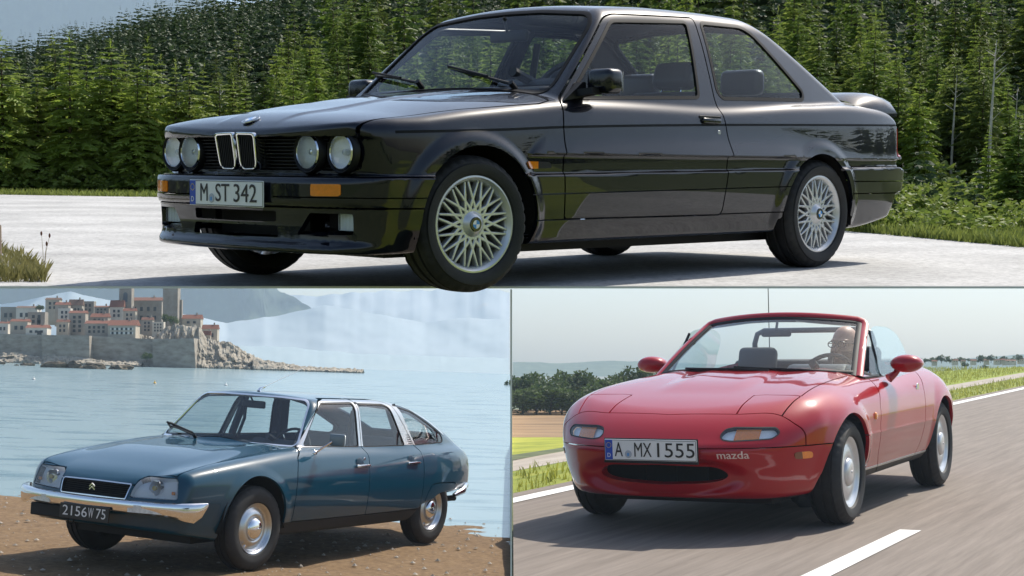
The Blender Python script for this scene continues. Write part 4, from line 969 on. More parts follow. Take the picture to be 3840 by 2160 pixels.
        for (cx, cy) in ((.588, .411), (.556, .585)):
            M = Matrix.Translation((cx, cy*s, .598))
            L = MB().lathe([(.088, -.02), (.089, .004), (.083, .012), (.074, .004), (.070, -.012)], 40, axis=0).build('headlight', DARK, root, True, M)
            MB().lathe([(.070, .0), (.062, -.012), (.045, -.024), (.022, -.032), (.0, -.032)], 40, axis=0).build('reflector', REFL, L, True)
            MB().lathe([(.071, .0), (.072, .007), (.067, .012), (.065, .008)], 40, axis=0).build('bezel', CHROME, L, True)
            MB().lathe([(.0, .020), (.02, .0195), (.04, .0165), (.055, .013), (.067, .006)], 40, axis=0).build('lens', LENS if cy < .5 else LENSC, L, True)
            MB().lathe([(0, -.006), (.012, -.008), (.014, -.03)], 16, axis=0).build('bulb', CHROME if cy < .5 else mat('projector_lens', (.5, .55, .6), .05, coat=1), L, True)
    plate_eu(bo, Matrix.Translation((.699, 0, .4235)) @ FACE_X, (('M', .082, .134), ('ST', .190, .288), ('342', .318, .475)), .162)
    roundel(hd, Matrix.Translation((.572, 0, .735)) @ Matrix.Rotation(math.radians(66), 4, 'Y') @ Matrix(((0, -1, 0, 0), (1, 0, 0, 0), (0, 0, 1, 0), (0, 0, 0, 1))) @ Matrix.Rotation(0, 4, 'Z'), .041) if False else roundel(hd, Matrix.Translation((.570, 0, .7345)) @ Matrix.Rotation(math.radians(22), 4, 'Y'), .041)
    # wheels
    for x, cz, st in ((0, .303, -7), (-2.57, .303, 0)):
        for s in (1, -1):
            M = Matrix.Translation((x, .705*s, cz)) @ Matrix.Rotation(math.radians(st), 4, 'Z') @ (Matrix.Rotation(math.pi, 4, 'Z') if s < 0 else Matrix.Identity(4))
            wheel(root, M, .287, .205, .203, rim_lattice)
    for s in (1, -1):
        liner(root, -.005, .298, .36, .42, .795, s); liner(root, -2.535, .285, .36, .42, .79, s)
        # mirror
        mo = MB().box((-.825, .755*s, .872), (-.715, .90*s, .985)).build('door_mirror', PAINT, D[0 if s > 0 else 1], True, bevel=.03, seg=4, angle=1.2)
        MB().prism([(-.575, .838), (-.73, .862), (-.72, .925), (-.70, .925)], .71*s, .757*s, 1).build('mirror_sail', DARK, mo)
        MB().bar((-.69, .735*s, .872), (-.70, .84*s, .885), .07, .03, up=(0, 0, 1)).build('mirror_arm', DARK, mo)
        MB().box((-.826, .77*s, .885), (-.828, .885*s, .973)).build('mirror_glass', CHROME, mo)
        h = MB().box((-1.515, .792*s, .758), (-1.655, .822*s, .786)).build('door_handle', PAINT, D[0 if s > 0 else 1], True, bevel=.008)
        MB().box((-1.50, .80*s, .748), (-1.67, .806*s, .797)).build('handle_recess', BLK, h, bevel=.003)
        MB().lathe([(0, .004), (.011, .004), (.013, 0)], 16, c=(-1.64, 0, .715)).build('door_lock', STEEL, D[0 if s > 0 else 1], True, Matrix.Translation((0, .8165, 0)) if s > 0 else Matrix.Translation((0, -.8165, 0)) @ Matrix.Diagonal((1, -1, 1, 1)))
    # rear deck spoiler
    sp = MB(); Yr = np.linspace(-.712, .712, 41); V = []; Fc = []
    pr = [(-3.10, .040), (-3.16, .066), (-3.26, .086), (-3.37, .090), (-3.455, .078), (-3.482, .050), (-3.470, .022), (-3.42, .030), (-3.33, .046), (-3.22, .044), (-3.15, .030)]
    for y in Yr:
        t = min(1., max(0., (.715-abs(y))/.20)); e = math.sqrt(1-(1-t)**2); zb = .898 - .010*abs(y)
        for x, hz in pr: V.append((x, y, zb-.085*(1-e)+hz*(.75+.25*e)))
    n = len(pr)
    for i in range(len(Yr)-1):
        for j in range(n): Fc.append((i*n+j, i*n+(j+1) % n, (i+1)*n+(j+1) % n, (i+1)*n+j))
    Fc += [tuple(range(n)), tuple(range((len(Yr)-1)*n, len(Yr)*n))]
    sp.add(V, Fc).build('rear_spoiler', PAINT, root, True)
    # wipers, washer jets, cabin
    for a, b in (((-.585, .445, .90), (-.72, -.10, .995)), ((-.60, -.20, .925), (-.74, -.68, .985))):
        o = wiper(root, a, b); d = Vector(b)-Vector(a)
        MB().tube([Vector(a)+d*.35+Vector((.035, 0, .03)), Vector(a)+d*1.02+Vector((.03, 0, .03))], .006, 6).build('wiper_blade', BLK, o, True)
    MB().box((-.42, -.35, .872), (-.50, .15, .884)).build('hood_vent', BLK, hd, bevel=.003)
    seat(root, -1.55, .37, .42, tilt=22); seat(root, -1.55, -.37, .42, tilt=22)
    rs = rbox('rear_seat', (-2.30, -.58, .28), (-1.95, .58, .50), SEATM, root, .05)
    rbox('rear_backrest', (-.14, -.58, 0), (0, .58, .45), SEATM, rs, .05, Matrix.Translation((-2.27, 0, .46)) @ Matrix.Rotation(math.radians(-24), 4, 'Y'))
    for s in (-1, 1): rbox('headrest', (-2.50, .36*s-.13, .935), (-2.41, .36*s+.13, 1.075), SEATM, rs, .035)
    rbox('parcel_shelf', (-2.95, -.62, .86), (-2.44, .62, .885), TRIM, root, .01)
    db = MB().prism([(-.56, .80), (-.60, .905), (-.80, .925), (-.88, .90), (-.90, .70), (-.60, .60)], -.66, .66, 1).build('dashboard', TRIM, root, True, bevel=.02)
    MB().prism([(-.72, .92), (-.76, .955), (-.90, .955), (-.92, .90)], .17, .56, 1).build('instrument_hood', TRIM, db, True, bevel=.02)
    steering(root, (-.98, .37, .87), .185, 22)
    rm = rbox('rear_view_mirror', (-1.02, -.125, 1.155), (-.985, .125, 1.212), DARK, root, .015)
    MB().tube([(-.99, 0, 1.2), (-.965, 0, 1.275)], .008).build('mirror_stem', DARK, rm, True)
    MB().box((-2.6, -.55, .16), (.3, .55, .22)).build('underbody', BLK, root)
    for s in (-1, 1):
        MB().tube([(-1.78, .60*s, .88), (-1.80, .555*s, 1.22)], .02, 6).build('belt_pillar', TRIM, root, True)
    return root

build_black()

# ================================================================ beach, sea and the old town (left)
# sea: a level sheet with the photograph's slight roll
LOW0 = set(bpy.data.objects)                        # everything from here on belongs to the low land
_z = Vector((.031, (1240-1080)/FPX, 1)).normalized(); HS = 2.06
_x = (Vector((1, 0, 0))-_z*_z.x).normalized(); _y = _z.cross(_x); GS = Matrix((_x, _y, _z)).transposed().to_4x4(); GS.translation = -_z*HS; GS = M_CAM @ GS
def sp(px, py): return on_plane(GS, px, py)
def sea_mat():
    m, nt, b = nodes('sea_water'); tc = nt.nodes.new('ShaderNodeTexCoord'); mp = nt.nodes.new('ShaderNodeMapping'); mp.inputs['Scale'].default_value = (.5, 1.6, 1); nt.links.new(tc.outputs['Object'], mp.inputs[0])
    n1 = nt.nodes.new('ShaderNodeTexNoise'); n1.inputs['Scale'].default_value = 1.1; n1.inputs['Detail'].default_value = 9; n1.inputs['Roughness'].default_value = .62; nt.links.new(mp.outputs[0], n1.inputs['Vector'])
    cr = nt.nodes.new('ShaderNodeValToRGB'); e = cr.color_ramp.elements; e[0].position = .32; e[0].color = (.08, .155, .19, 1); e[1].position = .50; e[1].color = (.23, .315, .335, 1); nt.links.new(n1.outputs['Fac'], cr.inputs[0]); nt.links.new(cr.outputs[0], b.inputs['Base Color'])
    b.inputs['Roughness'].default_value = .22; b.inputs['IOR'].default_value = 1.33
    bp_ = nt.nodes.new('ShaderNodeBump'); bp_.inputs['Strength'].default_value = .55; bp_.inputs['Distance'].default_value = .10; nt.links.new(n1.outputs['Fac'], bp_.inputs['Height']); nt.links.new(bp_.outputs[0], b.inputs['Normal']); return m
s0, s1 = sp(-900, 1900), sp(1917, 2100)
sheet('sea', [(-12, 14), (.062, 14), (.062, 76.5), (-42, 76.5), (-25, 30)], sea_mat(), GS)
# beach
SAND = ramp_mat('gravel_sand', [(.30, (.055, .034, .018)), (.48, (.15, .092, .045)), (.62, (.21, .138, .070)), (.78, (.30, .225, .135))], 16, rough=.95, bump=.8, bscale=70, rgh=.8, bdist=.02)
GRAV = ramp_mat('grey_gravel', [(.30, (.06, .052, .045)), (.5, (.16, .14, .12)), (.72, (.30, .27, .23))], 60, rough=.95, bump=.9, bscale=110, rgh=.8, bdist=.015)
def bz(x, y): return .030*fbm(x*1.3, y*1.3, 2)+.012*fbm(x*7, y*7, 4)
def beach(u, v):
    y = 7+14*v; x = -.42*y-1+(.42*y+1.105)*u; sl = np.maximum(0, y-16.9-.25*fbm(x*.7, .2+0*x, 6)); return x, y, -.13*sl-.02*sl*sl+bz(x, y)-.01
vgrid('beach', beach, 150, 160, SAND, M=GB)
def strip_(u, v):
    x = -6.5+6.605*u; y = 7+(2.75+.35*fbm(x*1.5, 0*x, 8))*v; return x, y, bz(x, y)+.006
vgrid('gravel_strip', strip_, 110, 40, GRAV, M=GB)
st = MB(); rs = random.Random(4)
for k in range(900):
    y = rs.uniform(9, 17.5); x = rs.uniform(-.33*y, -.03); r = .008+.022*rs.random()**4
    z = .030*float(fbm(np.array(x*1.3), np.array(y*1.3), 2)); a = rs.uniform(0, 3)
    V = [(x+r*math.cos(a+k_*1.257)*rs.uniform(.7, 1.2), y+r*math.sin(a+k_*1.257)*rs.uniform(.7, 1.2), z) for k_ in range(5)]+[(x, y, z+r*rs.uniform(.5, .9))]
    st.add(V, [(i, (i+1) % 5, 5) for i in range(5)])
o = st.build('pebbles', ramp_mat('pebble_stone', [(.3, (.12, .10, .08)), (.7, (.48, .43, .36))], 9, rough=.9, bump=.2), None); o.matrix_world = GB; setp(o, kind='stuff', label='small pebbles scattered over the beach')
# ---- old town: everything placed along its own sight line at its own distance
def tp(x, y): return x*.5047, 1075+y*.5047          # traced in an enlarged view
STONE = ramp_mat('rampart_stone', [(.3, (.20, .17, .135)), (.5, (.31, .275, .225)), (.7, (.40, .36, .30))], 2.2, rough=.95, bump=.5, bscale=14, stretch=(1, 1, 2.2))
ROCK = ramp_mat('headland_rock', [(.28, (.10, .085, .065)), (.48, (.30, .265, .21)), (.7, (.45, .41, .34))], 2.6, rough=1, bump=.9, bscale=9, rgh=.75, bdist=.06)
TOWER = ramp_mat('tower_stone', [(.3, (.24, .21, .175)), (.7, (.36, .33, .285))], 3, rough=.95, bump=.5, bscale=18)
ROOFS = [ramp_mat('roof_tiles_%d' % k, [(.3, (c[0]*.7, c[1]*.7, c[2]*.7)), (.7, c)], 12, rough=.9, bump=.4, bscale=30, stretch=(3, 1, 1)) for k, c in enumerate(((.23, .10, .068), (.20, .10, .072), (.17, .11, .082)))]
WALLS = [mat('plaster_%d' % k, c, .9, var=.14, vscale=2.5, bump=.2, bscale=20) for k, c in enumerate(((.45, .40, .32), (.36, .32, .265), (.56, .52, .44), (.30, .27, .23), (.62, .59, .52)))]
WIN = mat('dark_window', (.035, .045, .05), .3); SHUT = mat('pale_shutter', (.62, .62, .58), .7)
UPC = M_CAM.to_3x3() @ Vector((0, 0, 1))
def house(x0, x1, yt, yb, d, wall, roof=None, ry=None, win=(2, 2), label='', depth=1.0, gable='x', shutters=False, name='town_house', door=False, tw=.13):
    """walls seen between traced columns x0-x1 and rows yt-yb, roof up to row ry"""
    a = at(*tp(x0, yb), d); b = at(*tp(x1, yb), d); c = at(*tp(x0, yt), d); W = (b-a).length; H = (c-a).length; D = W*depth
    ex = (b-a).normalized(); up = Vector((0, 0, 1)); up = (up-ex*up.dot(ex)).normalized(); ey = up.cross(ex); M = Matrix((ex, ey, up)).transposed().to_4x4(); M.translation = a
    root = empty(name, M, label, 'house' if name == 'town_house' else name.replace('_', ' '), 'old town buildings')
    MB().box((0, 0, -.6), (W, D, H)).build('wall', WALLS[wall] if isinstance(wall, int) else wall, root)
    if roof is not None:
        rh = (at(*tp(x0, ry), d)-c).length; ov = .03*W**.5; rf = MB()
        if gable == 'x': P = [(-ov, H), (D+ov, H), (D/2, H+rh)]; rf.prism([(p[0], p[1]) for p in P], -ov, W+ov, 0)
        elif gable == 'y': rf.prism([(-ov, H), (W+ov, H), (W/2, H+rh)], -ov, D+ov, 1)
        else: rf.prism([(-ov, H), (D+ov, H), (D+ov, H+rh), (D*.9, H+rh)], -ov, W+ov, 0)
        rf.build('roof', ROOFS[roof], root)
    if roof is not None and W > .3: MB().box((W*.7, D*.45, H), (W*.7+.06, D*.45+.06, H+rh+.09)).build('chimney', WALLS[3], root)
    nx, nz = win
    for i in range(nx):
        for j in range(nz):
            w = min(W/(nx+1)*.5, tw); h = min(H/(nz+1)*.62, tw*1.5); cx = W*(i+.8+.4*random.random()*0+.2)/(nx+1); cz = H*(j+1)/(nz+1)+(.02 if nz > 1 else 0)
            wn = MB().box((cx-w/2, -.02, cz-h/2), (cx+w/2, .03, cz+h/2)).build('window', WIN, root)
            if shutters:
                for s in (-1, 1): MB().box((cx+s*w*.75-w*.24, -.03, cz-h/2), (cx+s*w*.75+w*.24, .01, cz+h/2)).build('shutter', SHUT, wn)
    if door: MB().box((W*.55, -.02, -.1), (W*.55+min(.25, W*.2), .02, H*.6)).build('door', WIN, root)
    return root
FD = 70.0
# rampart wall in segments, each a slab with its coping
def rampart(pts_top, pts_bot, d, label):
    T_ = [at(*tp(*p), d) for p in pts_top]; B_ = [at(*tp(*p), d-.25) for p in pts_bot]; n = len(T_); back = Vector((0, 3, 0)); mb = MB()
    V = T_+[q+Vector((0, 0, -.5)) for q in B_]+[q+back for q in T_]+[q+back+Vector((0, 0, -.5)) for q in B_]
    F = []
    for i in range(n-1): F += [(i, i+1, n+i+1, n+i), (i, 2*n+i, 2*n+i+1, i+1)]
    F += [(0, n, 3*n, 2*n), (n-1, 2*n-1, 4*n-1, 3*n-1)]
    o = mb.add(V, F).build('rampart_wall', STONE); setp(o, label=label, category='wall', group='ramparts')
    cp = MB()
    for i in range(n-1): cp.bar(T_[i]+Vector((0, -.015, -.28)), T_[i+1]+Vector((0, -.015, -.28)), .05, .035)
    cp.build('coping', STONE, o); return o
rampart([(-150, 345), (0, 350), (310, 358)], [(-150, 535), (0, 540), (325, 555)], FD, 'stone rampart below the small white houses, farthest from the towers')
rampart([(308, 358), (500, 362), (662, 364)], [(318, 555), (500, 556), (672, 560)], FD-.3, 'pale rampart bastion between the two darker stretches of sea wall')
rampart([(660, 364), (900, 378), (1135, 390)], [(670, 560), (900, 570), (1140, 578)], FD+.2, 'long stone rampart below the castle hall ending at the rocks')
rampart([(1133, 390), (1300, 388), (1440, 384)], [(1138, 578), (1300, 580), (1460, 580)], FD, 'weathered rampart merging into the headland rocks')
for a in ((0, 118, 150, 345, 8, 3, None, None, (2, 2), 'plain grey block at the edge of the old town'),
          (118, 275, 156, 265, 7, 4, 2, 142, (3, 1), 'white house with a low brown roof beside the round dark tree'),
          (75, 203, 258, 352, 2, 0, 0, 238, (2, 1), 'cream house with red roof above the low rampart'),
          (-20, 58, 272, 352, 3, 4, 0, 258, (2, 1), 'small white house cut by the edge of the view'),
          (190, 348, 305, 362, 1, 4, 0, 282, (3, 1), 'long white cottage with red roof right on the rampart'),
          (205, 332, 188, 300, 5, 3, None, None, (2, 2), 'grey flat-roofed house behind the long white cottage'),
          (336, 440, 96, 190, 12, 0, 2, 80, (2, 2), 'tall cream house with a curved gable on the skyline'),
          (408, 508, 135, 200, 10, 1, 0, 113, (2, 1), 'stone house with red roof left of the brown-roofed one'),
          (430, 522, 160, 262, 6, 4, None, None, (2, 2), 'white flat-topped tower house in the middle of the town'),
          (508, 608, 138, 200, 11, 1, 2, 93, (3, 1), 'stone house with a tall brown hipped roof'),
          (608, 697, 108, 210, 13, 3, None, None, (2, 2), 'grey stone block behind the brown-roofed house'),
          (418, 506, 262, 362, 3, 0, 1, 242, (2, 2), 'narrow tan house with two red roof edges on the rampart'),
          (510, 632, 196, 364, 4, 1, 0, 176, (2, 4), 'tall narrow house with dark loggias stacked up its front'),
          (630, 802, 274, 368, 2, 1, 0, 250, (4, 2), 'wide stone house with red roof and small windows on the rampart'),
          (672, 800, 226, 260, 7, 3, 0, 197, (3, 1), 'low house with red roof behind the wide stone house'),
          (803, 1006, 288, 378, 1, 0, 0, 246, (5, 2), 'long house with big red roof and white shutters above the rampart'),
          (815, 914, 152, 250, 9, 2, 0, 99, (2, 2), 'house with tall steep red roof below the bell tower'),
          (914, 1004, 180, 275, 6, 0, 0, 159, (2, 2), 'stone house with red roof below the castle hall'),
          (700, 806, 152, 215, 10, 3, 1, 140, (3, 2), 'jumbled dark stone house below the skyline'),
          (1050, 1132, 246, 352, 5, 1, 1, 226, (2, 3), 'tall stone house by the headland with rows of small windows'),
          (1130, 1215, 262, 352, 4, 2, None, None, (3, 3), 'pale flat house next to the rocky headland'),
          (1353, 1490, 238, 292, 9, 0, 0, 206, (2, 1), 'cream house with red roof right of the big tower'),
          (1500, 1614, 314, 408, 7, 0, 0, 281, (2, 1), 'last cream house with red roof at the seaward end of the town'),
          (1510, 1562, 360, 412, 5, 1, 0, 327, (1, 1), 'small lean-to house with red roof against the last house')):
    x0, x1, yt, yb, dd, w, rf, ry, wn, lb = a
    house(x0, x1, yt, yb, FD+dd*.5, w, rf, ry, wn, lb, depth=.7, shutters='shutters' in lb, door='cottage' in lb)
house(950, 1200, 103, 300, FD+6, TOWER, 1, 76, (4, 2), 'long castle hall with red roof between the two towers', .5, name='castle_hall')
def tower(x0, x1, y0, y1, d, label, arch_=None):
    r = house(x0, x1, y0, y1, d, TOWER, None, None, (0, 0), label, .9, name='stone_tower')
    if arch_:
        a0, a1, b0, b1 = arch_; a = at(*tp(x0, y1), d); k = (at(*tp(x1, y1), d)-a).length/(x1-x0)
        P = [((a0-x0)*k, (y1-b1)*k), ((a1-x0)*k, (y1-b1)*k)]+[((a0+a1)/2*k-x0*k+(a1-a0)/2*k*math.cos(t), (y1-b0)*k-(a1-a0)/2*k+(a1-a0)/2*k*math.sin(t)) for t in np.linspace(0, math.pi, 9)]
        MB().prism(P, -.02, .1, 1).build('bell_arch', mat('sky_grey_opening', (.10, .12, .14), .8), r)
    else:
        for k in range(3): MB().box((.25+.45*k, -.02, 3.2), (.31+.45*k, .05, 3.4)).build('window', WIN, r)
    return r
tower(882, 974, -60, 330, FD+5, 'square bell tower with an arched opening', (914, 945, 42, 112))
tower(1208, 1318, -70, 330, FD+4, 'taller blank stone tower beside the dark leaning tree')
house(1316, 1350, 98, 300, FD+4.5, TOWER, None, None, (1, 3), 'slim stone stair turret against the taller tower', 1, name='stair_turret')
# headland: rough rock heaped from the ramparts down to the breakwater
def rocks(name, prof, d, label, seed, thick=1.1, n=90, m=14, rough=.35):
    """prof: (column, top row, bottom row) outline; real boulder relief in front"""
    xs = [p[0] for p in prof]; x = np.linspace(xs[0], xs[-1], n)[:, None]; v = np.linspace(0, 1, m)[None]
    t = np.interp(x, xs, [p[1] for p in prof])+10*fbm(x*.05, .5+0*x, seed+9); b = np.interp(x, xs, [p[2] for p in prof])
    top = at_v(x*.5047, 1075+t*.5047, d+0*x); bot = at_v(x*.5047, 1075+b*.5047, d-thick+0*x); q = bot+(top-bot)*v[..., None]
    X = x+0*v; q[..., 1] -= rough*2.2*fbm(X*.035, v*5+0*x, seed, 5, .6)*(1-v*.4); q[..., 2] += rough*.55*fbm(X*.06, v*7+0*x, seed+3, 4, .6)
    V = q.reshape(-1, 3); bk = len(V); V = np.concatenate([V, q[:, -1]+[0, 2, -.5], q[:, 0]+[0, 0, -.5]])
    Q = [(i*m+j, (i+1)*m+j, (i+1)*m+j+1, i*m+j+1) for i in range(n-1) for j in range(m-1)]+[(i*m+m-1, (i+1)*m+m-1, bk+i+1, bk+i) for i in range(n-1)]+[(i*m, bk+n+i, bk+n+i+1, (i+1)*m) for i in range(n-1)]
    return setp(mesh_obj(name, V, Q, ROCK, None, False), label=label, category='rock')
rocks('headland', [(1010, 352, 590), (1140, 372, 590), (1240, 290, 592), (1330, 285, 592), (1480, 290, 595), (1530, 385, 597), (1740, 420, 600), (1800, 470, 605), (1930, 540, 608)], FD+1.5, 'pale rocky headland tumbling from the town down to the sea', 3, 1.5, 130, 22, .18)
rocks('breakwater', [(1880, 505, 606), (1960, 545, 608), (2150, 572, 614), (2230, 588, 618), (2400, 598, 624), (2700, 612, 634)], FD+.5, 'low rocky breakwater running out from the headland', 8, .7, 90, 8, .09)
rocks('shore_rocks', [(-150, 500, 555), (100, 485, 560), (300, 520, 566), (420, 505, 568), (640, 530, 572), (800, 552, 580), (1050, 555, 590)], FD-.5, 'dark wet rocks along the foot of the ramparts', 12, .6, 90, 8, .11)
WET = ramp_mat('wet_rock', [(.3, (.035, .03, .022)), (.6, (.12, .095, .06)), (.8, (.22, .17, .10))], 5, rough=.7, bump=.7, bscale=16, bdist=.04)
isl = [((150, 590), (255, 566), 586), ((310, 600), (490, 552), 600), ((490, 606), (600, 556), 604), ((590, 612), (810, 566), 610), ((800, 616), (985, 574), 614), ((0, 572), (40, 560), 572), ((105, 586), (140, 576), 586)]
for k, ((x0, _), (x1, yt), yb) in enumerate(isl):
    d = HS*FPX/((1075+yb*.5047)-(1240+(tp((x0+x1)/2, 0)[0]-1920)*.031)); d = min(d, 66)
    bm = bmesh.new(); bmesh.ops.create_icosphere(bm, subdivisions=3, radius=1); c = at(*tp((x0+x1)/2, yb), d); w = (at(*tp(x1, yb), d)-at(*tp(x0, yb), d)).length/2; h = (at(*tp(x0, yt), d)-at(*tp(x0, yb), d)).length
    for v in bm.verts:
        p = np.array(v.co); f = 1+.55*float(fbm(np.array(p[0]*2.2+k), np.array(p[2]*2.2+p[1]), k+20, 4, .6)); v.co = (p[0]*w*f, p[1]*w*.5*f, p[2]*h*f*(1.0 if p[2] > 0 else .5))
    me = bpy.data.meshes.new('sea_rock'); bm.to_mesh(me); bm.free(); me.materials.append(WET); o = link('sea_rock', me); o.location = c
    setp(o, label=['brown rock second from the open end of the reef', 'largest double-humped brown rock of the reef', 'brown rock in the middle of the reef', 'long low brown rock of the reef', 'last brown rock at the seaward end of the reef', 'small dark rock nearest the edge of the view', 'tiny dark rock by the reef'][k], category='rock', group='reef rocks off the ramparts')
# trees in the town
for x, y0, y1, dd, lb, wd_ in ((295, 128, 190, 6, 'round dark tree among the white houses', 1.3), (1290, 205, 300, 6, 'dark pine leaning against the foot of the taller tower', 1.1), (1235, 190, 285, 6.5, 'dark pine at the tower corner', .9), (1090, 480, 560, -1.5, 'dark bush growing at the foot of the rampart', 1.3)):
    b = at(*tp(x, y1), FD+dd*.5); h = (at(*tp(x, y0), FD+dd*.5)-b).length; tree('pine_tree' if 'pine' in lb else 'town_tree', b, Matrix.Identity(3), h, BRD[1 if 'pine' in lb else 2], BTRK, lb, None, wide=wd_)
# buoys
for x, y, c, lb in ((1150, 722, (.75, .42, .04), 'small yellow mooring buoy beyond the blue saloon'), (250, 692, (.75, .72, .68), 'pale mooring buoy near the reef'), (1678, 735, (.75, .75, .73), 'pale mooring buoy near the aerial tip')):
    px, py = tp(x, y); q = GS @ Vector((*sp(px, py), 0)); r = .006*q.y/6
    b = MB().lathe([(0, -r*.6), (r, 0), (r*.9, r*.7), (r*.35, r*1.1), (r*.25, r*2.2), (0, r*2.3)], 14, axis=2).build('mooring_buoy', mat('buoy_%d' % x, c, .4), None, True); b.location = q
    MB().lathe([(r*1.02, -r*.1), (r*1.05, r*.15), (r*.98, r*.3)], 14, axis=2).build('float_band', mat('buoy_band', (.5, .48, .44), .5), b, True); setp(b, label=lb, category='buoy', group='mooring buoys')
# snowy range across the bay, distance haze painted into its pale colours
ALP = ramp_mat('hazed_alpine_rock', [(.30, (.50, .54, .57)), (.62, (.51, .55, .58)), (.68, (.60, .58, .56)), (.75, (.62, .59, .57))], .03, rough=1, bump=0, stretch=(1, 1, 2.5))
def alps(px0, px1, prof, d, name, seed, jag, mt, relief=.015):
    n = 240; m = 26; px = np.linspace(px0, px1, n)[None]; v = np.linspace(0, 1, m)[:, None]
    top = np.interp(px, [p[0] for p in prof], [p[1] for p in prof])+jag*fbm(px*.012, .3+0*px, seed, 6, .55); row = 1412+(top-1412)*v
    q = at_v(px+0*v, row, d*(1+.08*v+relief*fbm(px*.006+0*v, row*.012, seed+2, 5, .55)))
    return setp(mesh_obj(name, q.reshape(-1, 3), [(j*n+i, j*n+i+1, (j+1)*n+i+1, (j+1)*n+i) for j in range(m-1) for i in range(n-1)], mt, None, True), kind='structure')
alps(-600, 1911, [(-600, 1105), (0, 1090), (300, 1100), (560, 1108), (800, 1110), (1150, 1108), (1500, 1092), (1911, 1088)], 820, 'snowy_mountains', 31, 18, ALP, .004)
alps(-600, 1911, [(-600, 1150), (0, 1140), (260, 1095), (420, 1125), (850, 1210), (1050, 1185), (1220, 1140), (1330, 1160), (1600, 1210), (1750, 1190), (1911, 1195)], 620, 'foothills', 47, 8, ramp_mat('hazed_foothill_woods', [(.3, (.40, .46, .49)), (.7, (.43, .48, .51))], .03, rough=1, bump=0), .004)  # woods coloured pale blue-grey, haze painted in
alps(-600, 1911, [(-600, 1300), (0, 1300), (800, 1290), (1100, 1305), (1400, 1330), (1911, 1345)], 420, 'coast_hills', 53, 8, ramp_mat('hazed_coast_woods', [(.3, (.30, .37, .40)), (.7, (.33, .40, .42))], .1, rough=1, bump=0), .006)  # haze put into this woods colour too, less than on the foothills

# the wooded mountain that towers behind both the forest and the bay
alps(-900, 1800, [(-900, -190), (0, -120), (350, -95), (700, -30), (880, 30), (960, 600), (1000, 1000), (1040, 1090), (1200, 1170), (1500, 1300), (1800, 1412)], 700, 'mountain', 63, 30, ramp_mat('mountain_forest', [(.35, (.016, .028, .014)), (.62, (.04, .06, .03)), (.8, (.10, .11, .08))], .14, rough=1, bump=.9, bscale=.8, bdist=1.5))

# ================================================================ country road (right), frame of the red roadster
MR = car_matrix('red', RS)
def atr(px, py, d): return at(px, py, d*RS)
TAR = ramp_mat('worn_asphalt', [(.30, (.135, .110, .090)), (.5, (.19, .158, .132)), (.72, (.25, .21, .178))], 14, rough=.85, bump=.25, bscale=160, stretch=(.05, 1, 1), rgh=.75, bdist=.004)
PAINTL = ramp_mat('road_paint', [(.3, (.55, .54, .51)), (.55, (.74, .73, .70))], 20, rough=.7, bump=.1, stretch=(.1, 1, 1))
def ground_edge(px, py): x, y = on_plane(MR, px, py); return x, y
ex0 = 6.5
def sideline(x):                                   # keep the land on its own side of the sea wall (world x > 0)
    """car-frame y at which the line world x = 0 is crossed, for car-frame x"""
    Mi = MR.to_3x3(); t = MR.translation; a = Mi @ Vector((1, 0, 0)); b = Mi @ Vector((0, 1, 0)); return -(t.x+a.x*x)/b.x
def clipx(P, lim=.012):
    """clip a car-frame polygon to world x > lim"""
    out = []; w = [(MR @ Vector((*p, 0))).x-lim for p in P]
    for i in range(len(P)):
        j = (i+1) % len(P)
        if w[i] > 0: out.append(P[i])
        if (w[i] > 0) != (w[j] > 0): t = w[i]/(w[i]-w[j]); out.append((P[i][0]+(P[j][0]-P[i][0])*t, P[i][1]+(P[j][1]-P[i][1])*t))
    return out
sheet('country_road', clipx([(8, -1.78), (-34, -1.78), (-34, 5.2), (8, 5.2)]), TAR, MR)
sheet('edge_line', clipx([(8, -1.63), (-34, -1.63), (-34, -1.49), (8, -1.49)]), PAINTL, MR, z=.004)
for k, x in enumerate((.17, -11.8, -23.8)): sheet('centre_line', clipx([(x+4, 1.09), (x, 1.10), (x, 1.215), (x+4, 1.215)]), PAINTL, MR, z=.004)
VERGE = ramp_mat('verge_turf', [(.3, (.10, .13, .02)), (.5, (.21, .24, .035)), (.72, (.33, .32, .06))], 5, rough=1, bump=.4, stretch=(.12, 1, 1))
sheet('verge', clipx([(8, -2.62), (-34, -2.62), (-34, -1.781), (8, -1.781)]), VERGE, MR, z=-.012)
sheet('farm_track', clipx([(6, -3.12), (-34, -3.12), (-34, -2.621), (6, -2.621)]), ramp_mat('gravel_track', [(.3, (.30, .26, .22)), (.7, (.44, .39, .33))], 9, rough=1, bump=.3, stretch=(.1, 1, 1)), MR, z=-.008)
# meadow beyond the track, then a brown field falling away to the trees
def fld(u, v):
    px = 1919+(2700-1919)*u; row0 = 1706-.145*(px-1919); row = row0+(1640-row0)*min(1, v); d0 = 13.6+.0052*(px-1919); q = atr(px, row, d0+(20-d0)*v); return q
grid('meadow_strip', fld, 20, 12, ramp_mat('rape_meadow', [(.3, (.15, .18, .02)), (.5, (.29, .31, .03)), (.72, (.42, .38, .07))], 1.2, rough=1, bump=.5, bscale=9))
grid('ploughed_field', lambda u, v: atr(1919+(2800-1919)*u, 1640+(1536-1640)*v, 20+16*v), 20, 14, ramp_mat('ploughed_soil', [(.3, (.12, .075, .04)), (.5, (.25, .16, .085)), (.72, (.36, .25, .14))], .7, rough=1, bump=.6, bscale=4, stretch=(.3, 1.5, 1)))
